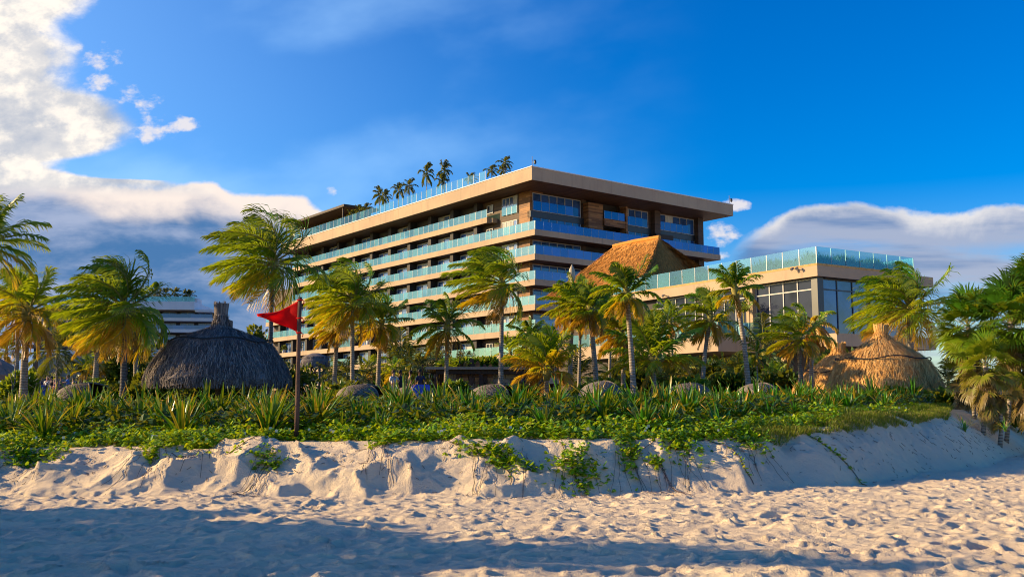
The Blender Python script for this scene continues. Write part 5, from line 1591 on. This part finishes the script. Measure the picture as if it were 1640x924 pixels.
# ------------------------------------------------------------------ beach vine carpet
rs = np.random.RandomState(5)
N = 80000
xv = rs.uniform(-15, 18, N); 
slp = np.interp(xv, [-60, 4, 12, 17, 30], [CW, CW, 3.4, 4.2, 5])
off = slp - .5 + rs.rand(N) ** .9 * 5.2
yv = footf(xv) + off
zv, dv, sv = gzv(xv, yv)
edge_ = fbm(xv * .7, yv * .0 + 3, 201, 4) * 1.8 + fbm(xv * 2.5, yv * 2.5, 205, 2) * 1.0
keep = (dv - sv) > (-.15 + edge_)
keep &= ~((xv > 11.5) & ((dv - sv) < .8)) & (xv < 15) & (np.abs(xv / yv) < .6)
fade = rs.rand(N) < np.interp(xv, [-20, 5, 9, 14], [1, 1, .45, .15])
keep &= fade
xv, yv, zv = xv[keep], yv[keep], zv[keep]
def leaf_batch(mb, xv, yv, zv, rnd, hmax=.22, size=(.035, .065), age=.5, mound=None):
    hm_ = hmax
    for q_, (x, y, z) in enumerate(zip(xv, yv, zv)):
        hmax = hm_ * (1 if mound is None else mound[q_])
        s = rnd.uniform(*size); az = rnd.uniform(0, 6.28); tl = rnd.uniform(-.2, 1.0)
        d = Vector((math.cos(az) * math.cos(tl), math.sin(az) * math.cos(tl), math.sin(tl)))
        w = Vector((-math.sin(az), math.cos(az), rnd.uniform(-.4, .4))).normalized()
        nn = w.cross(d).normalized(); c0 = Vector((x, y, z + rnd.random() ** 1.5 * hmax + .02))
        a_ = min(1, max(0, rnd.gauss(age, .22)))
        mb.add([c0 - d * s, c0 - d * s * .3 + w * s * .9 + nn * s * .3, c0 + d * s * .8 + w * s * .6 + nn * s * .25, c0 + d * s, c0 + d * s * .8 - w * s * .6 + nn * s * .25, c0 - d * s * .3 - w * s * .9 + nn * s * .3],
               [(0, 1, 2, 3), (0, 3, 4, 5)], 0, a_)
rnd = random.Random(17); mb = MB()
mnd = np.clip(1.0 + fbm(xv * 1.1, yv * 1.6, 221, 3) * 3.2, .35, 2.2)
leaf_batch(mb, xv, yv, zv, rnd, mound=mnd)
for i in range(0, len(xv), 110):
    x, y, z = xv[i], yv[i], zv[i]
    c0 = Vector((x, y, z + .2)); s = rnd.uniform(.015, .03)
    mb.add([c0 + Vector((-s, 0, -s)), c0 + Vector((s, 0, -s)), c0 + Vector((s * 1.1, .01, s)), c0 + Vector((-s, .01, s))], [(0, 1, 2, 3)], 1)
o = mb.build('beach_vine_carpet', [M['vine'], M['flower']]); tag(o, 'carpet of round-leaved beach vine along the top of the sand dune', 'ground cover', kind='stuff')

rs2 = np.random.RandomState(8); N = 26000
xu = rs2.uniform(-17, 16, N); yu = footf(xu) + np.interp(xu, [-60, 4, 12, 17, 30], [CW, CW, 3.4, 4.2, 5]) + 1.4 + rs2.rand(N) ** 1.2 * 8.5
zu, _, _ = gzv(xu, yu); ku = (fbm(xu * .8, yu * .8, 401, 3) > -.12) & (np.abs(xu / yu) < .6)
mb = MB(); rnd = random.Random(19)
leaf_batch(mb, xu[ku], yu[ku], zu[ku], rnd, .50, (.05, .10), .42)
o = mb.build('undergrowth', M['shrub']); tag(o, 'dark leafy undergrowth filling the gaps between the lily clumps', 'undergrowth', kind='stuff')

# vine tongues hanging down the dune: each a thing with a stem
V_ = [(50, 738, 85, 16, 'leafy vine tongue spilling over the dune at far left'), (245, 728, 20, 10, 'small vine sprig on the dune below the grey palapa'), (330, 716, 50, 12, 'vine patch creeping over the dune lip left of the flagpole'),
      (800, 742, 90, 16, 'longest vine trail slanting down the dune face at centre'), (928, 756, 62, 18, 'separate round vine clump low on the dune face right of centre'), (1085, 712, 52, 26, 'dense vine mass hanging over the dune lip below the curved palm'),
      (1005, 720, 34, 30, 'narrow vine strand hanging down the dune right of the round clump'), (1050, 745, 22, 8, 'tiny vine sprig on the bare dune slope below the hanging mass'), (1195, 706, 50, 26, 'brownish-green vine mass at the start of the grassy slope'), (608, 712, 24, 8, 'tiny green sprig on the dune lip right of the flag'), (425, 742, 40, 8, 'sparse trailing vine shoot on the dune left of centre')]
def place_on_dune(px_, py_):
    for Yt in np.arange(14.5, 34, .05):
        q = P(px_, py_, Yt)
        if q.z <= gz(q.x, q.y): return q
    return P(px_, py_, 18)
for i, (px_, py_, wpx, hpx, lab) in enumerate(V_):
    rnd = random.Random(1200 + i); q = place_on_dune(px_, py_); mb = MB(); sb = MB()
    n = int(wpx * hpx * .22) + 24; xs_, ys_ = [], []
    for k in range(n):
        uu, vv_ = rnd.gauss(0, .34), rnd.gauss(0, .34)
        if i == 3: vv_ = vv_ * .6 + uu * .75
        q2x = q.x + uu * wpx * q.y / 1541; q2y = q.y - vv_ * hpx * .040
        xs_.append(q2x); ys_.append(q2y)
    z_, _, _ = gzv(np.array(xs_), np.array(ys_))
    leaf_batch(mb, np.array(xs_) - q.x, np.array(ys_) - q.y, z_ - q.z, rnd, .16, (.035, .06), .42)
    for k in range(7):
        a = (rnd.uniform(-.5, .5) * wpx * q.y / 1541, rnd.uniform(.1, .5)); pts = []
        ex = a[0] + rnd.uniform(-.5, .5)
        for s in range(9):
            f = s / 8; xx = a[0] + (ex - a[0]) * f + rnd.uniform(-.03, .03); yy2 = a[1] - f * (1.3 + hpx * .02)
            pts.append((xx, yy2, gz(q.x + xx, q.y + yy2) - q.z + .02 + rnd.random() * .02))
        sb.tube(pts, .004, 3, 0, .5, False)
    t = thing('beach_vine', lab, 'vine', q, 0, 'vine patches on the dune face')
    mb.build('foliage', M['vine'], t); sb.build('stem', M['polewood'], t)

# long bare runners creeping from the vine carpet down the sand
rnd = random.Random(71)
for i, (px_, py_, dx_, dy_) in enumerate(((180, 722, 1.3, -.7), (420, 716, -1.1, -1.0), (655, 712, .9, -.9), (760, 716, 1.2, -1.3), (880, 712, 1.0, -1.2), (1120, 712, .8, -1.2), (1300, 708, .9, -1.4))):
    q = place_on_dune(px_, py_); sb = MB(); pts = []; xx, yy2 = 0.0, .4; th = math.atan2(dy_, dx_); fol = MB(); fx, fy = [], []
    for s in range(22):
        pts.append((xx, yy2, gz(q.x + xx, q.y + yy2) - q.z + .015)); th += rnd.uniform(-.22, .22); xx += math.cos(th) * .085; yy2 += math.sin(th) * .085
        if rnd.random() < .45:
            for _ in range(3): fx.append(xx + rnd.uniform(-.05, .05)); fy.append(yy2 + rnd.uniform(-.05, .05))
    sb.tube(pts, .007, 4, 0, .5, False)
    fz = gzv(np.array(fx) + q.x, np.array(fy) + q.y)[0] - q.z
    leaf_batch(fol, fx, fy, fz, rnd, .06, (.03, .05), .5)
    t = thing('vine_runner', ORD[i] + ' from the left of the long thin vine runners creeping down the sand', 'vine', q, 0, 'vine runners on the dune face')
    sb.build('stem', M['polewood'], t); fol.build('foliage', M['vine'], t)

# driftwood bits and twigs scattered over the dune (nobody could count them)
mb = MB(); rnd = random.Random(88)
for i in range(900):
    x = rnd.uniform(-13, 17); y = float(footf(x)) + rnd.triangular(-.5, 2.6, 1.4)
    L = rnd.uniform(.02, .10) if rnd.random() < .96 else rnd.uniform(.10, .25); a = rnd.uniform(0, 6.28) if x < 3 else rnd.gauss(-.9, 1.1)
    z = gz(x, y) + .01; x2, y2 = x + math.cos(a) * L, y + math.sin(a) * L
    mb.tube([(x, y, z), (x2, y2, gz(x2, y2) + .015)],   .004 + L * .012, 3, 0, .5, False)
o = mb.build('twigs_and_litter', M['polewood']); tag(o, 'dry twigs and leaf litter scattered over the dune face', 'litter', kind='stuff')

# ------------------------------------------------------------------ grass on the right of the bank
gm = MB(); rnd = random.Random(21)
cnt = 0
xg = rs.uniform(2.5, 17, 60000); sg_ = np.interp(xg, [-60, 4, 12, 17, 30], [CW, CW, 3.4, 4.2, 5])
yg = footf(xg) + sg_ * (.62 + .0 * xg) + rs.rand(60000) ** 1.1 * 3.4
zg, dg_, ss_ = gzv(xg, yg)
lim = np.interp(xg, [2.5, 5, 8, 11, 15], [.3, -.2, -1.3, -1.2, -.2]) + fbm(xg * .9, yg * .4, 301, 3) * 2.2
kp = (dg_ - ss_ > lim) & (rs.rand(60000) < np.interp(xg, [2.5, 5, 12, 15, 17], [.25, .8, .9, .35, .1])) & (dg_ - ss_ < 2.2)
dens = fbm(xg * 1.3, yg * 1.3, 305, 3) > -.10
kp &= dens | (dg_ - ss_ > .8)
for x, y, z, dd_ in zip(xg[kp], yg[kp], zg[kp], (dg_ - ss_)[kp]):
    h = rnd.uniform(.10, .30); w = rnd.uniform(.004, .009); a = rnd.uniform(0, 6.28)
    lx, ly = rnd.gauss(-.06, .08), rnd.gauss(-.05, .07)
    if dd_ < .3: h *= .8; lx += .06; ly -= .12
    wx, wy = w * math.cos(a), w * math.sin(a)
    gm.add([(x - wx, y - wy, z), (x + wx, y + wy, z), (x + lx * .4 + wx * .7, y + ly * .4 + wy * .7, z + h * .6), (x + lx * .4 - wx * .7, y + ly * .4 - wy * .7, z + h * .6), (x + lx * 1.2, y + ly * 1.2, z + h * (.95 if dd_ > .3 else .6))], [(0, 1, 2, 3), (3, 2, 4)], 0, min(1, max(0, rnd.gauss(.55 if dd_ > .4 else .8, .15))))
o = gm.build('dune_grass', M['grass']); tag(o, 'fine green grass over the dune edge in front of the golden palapas', 'grass', kind='stuff')

# shoots on the sand at right
for i, (px_, py_, s, lab) in enumerate(((1545, 690, .62, 'leafy shoot standing in the sand below the fan palms'), (1610, 688, .35, 'small shoot beside the bare fan palm trunk'), (1573, 682, .3, 'tiny shoot in the sand between the two larger ones'))):
    q = place_on_dune(px_, py_)
    o = lily_mesh(950 + i, 14, .75, .05, .6).build('sand_shoot', M['lily']); o.location = (q.x, q.y, q.z - .03); o.scale = (s, s, s)
    tag(o, lab, 'shoot', 'shoots on the sand at right')

# ------------------------------------------------------------------ bare fine-branched shrub at left edge
q = P(40, 640, 26); t = thing('bare_shrub', 'thin dark leafless branches arching over the lilies at far left', 'shrub', (q.x - .5, q.y, gz(q.x, q.y)))
sb = MB(); rnd = random.Random(4)
tips = [(97, 566), (20, 560), (2, 640), (70, 600), (60, 612), (12, 590)]
for (a, b_) in tips:
    e = P(a, b_, 26) - t.location
    pts = []
    for k in range(10):
        f = k / 9; v = Vector((.3 * (1 - f) * f * 2, 0, 0)) + e * f; v.z = e.z * (f ** (1.5 if a > 50 else .8)); v.x += rnd.uniform(-.02, .02); pts.append(v)
    sb.tube(pts, [.022 * (1 - k / 10) + .004 for k in range(10)], 4)
    for k in (4, 6, 7, 8):
        d = Vector((rnd.uniform(-.4, .4), rnd.uniform(-.2, .2), rnd.uniform(.1, .4))); sb.tube([pts[k], pts[k] + d * .6, pts[k] + d], [.008, .005, .003], 3)
sb.build('branches', M['trunkdark'], t)

# ------------------------------------------------------------------ trees outside the frame at left that shade the beach
def shade_tree(x, y, h, r, seed, label, n=1250):
    rnd = random.Random(seed); z0 = gz(x, y)
    t = thing('sea_grape_tree', label, 'tree', (x, y, z0), 0, 'sea grape trees outside the picture on the left')
    mb = MB(); mb.tube([(0, 0, -.2), (.1, 0, h * .3), (.0, .1, h * .6)], [.22, .18, .10], 8)
    for k in range(6):
        a = k * 1.05; mb.tube([(0.05, 0, h * .35), (math.cos(a) * r * .35, math.sin(a) * r * .35, h * .6), (math.cos(a) * r * .7, math.sin(a) * r * .7, h * .8)], [.10, .07, .03], 6)
    mb.build('trunk', M['trunkdark'], t, True)
    cb = MB(); leaf_cloud(cb, n, r, r * .9, h * .62, .30, rnd, .4, 16, 1.2); o = cb.build('crown', M['shrub'], t); o.location = (0, 0, h * .40)
SHT = [(-16.8, 11.6, 6.5, 1.5), (-16.5, 13.2, 5.3, 1.2), (-16.4, 10.3, 4.8, 1.3), (-15.9, 14.9, 3.6, .9), (-15.8, 8.9, 5.4, 1.1)]
for i, (x, y, h, r) in enumerate(SHT):
    shade_tree(x, y, h, r, 1300 + i, 'sea grape tree beyond the left edge of the picture, ' + ['tallest of the group', 'second tallest', 'fourth tallest', 'lowest', 'third tallest, nearest the camera'][i])

print('objects', len(bpy.data.objects), 'verts', sum(len(m_.vertices) for m_ in bpy.data.meshes))
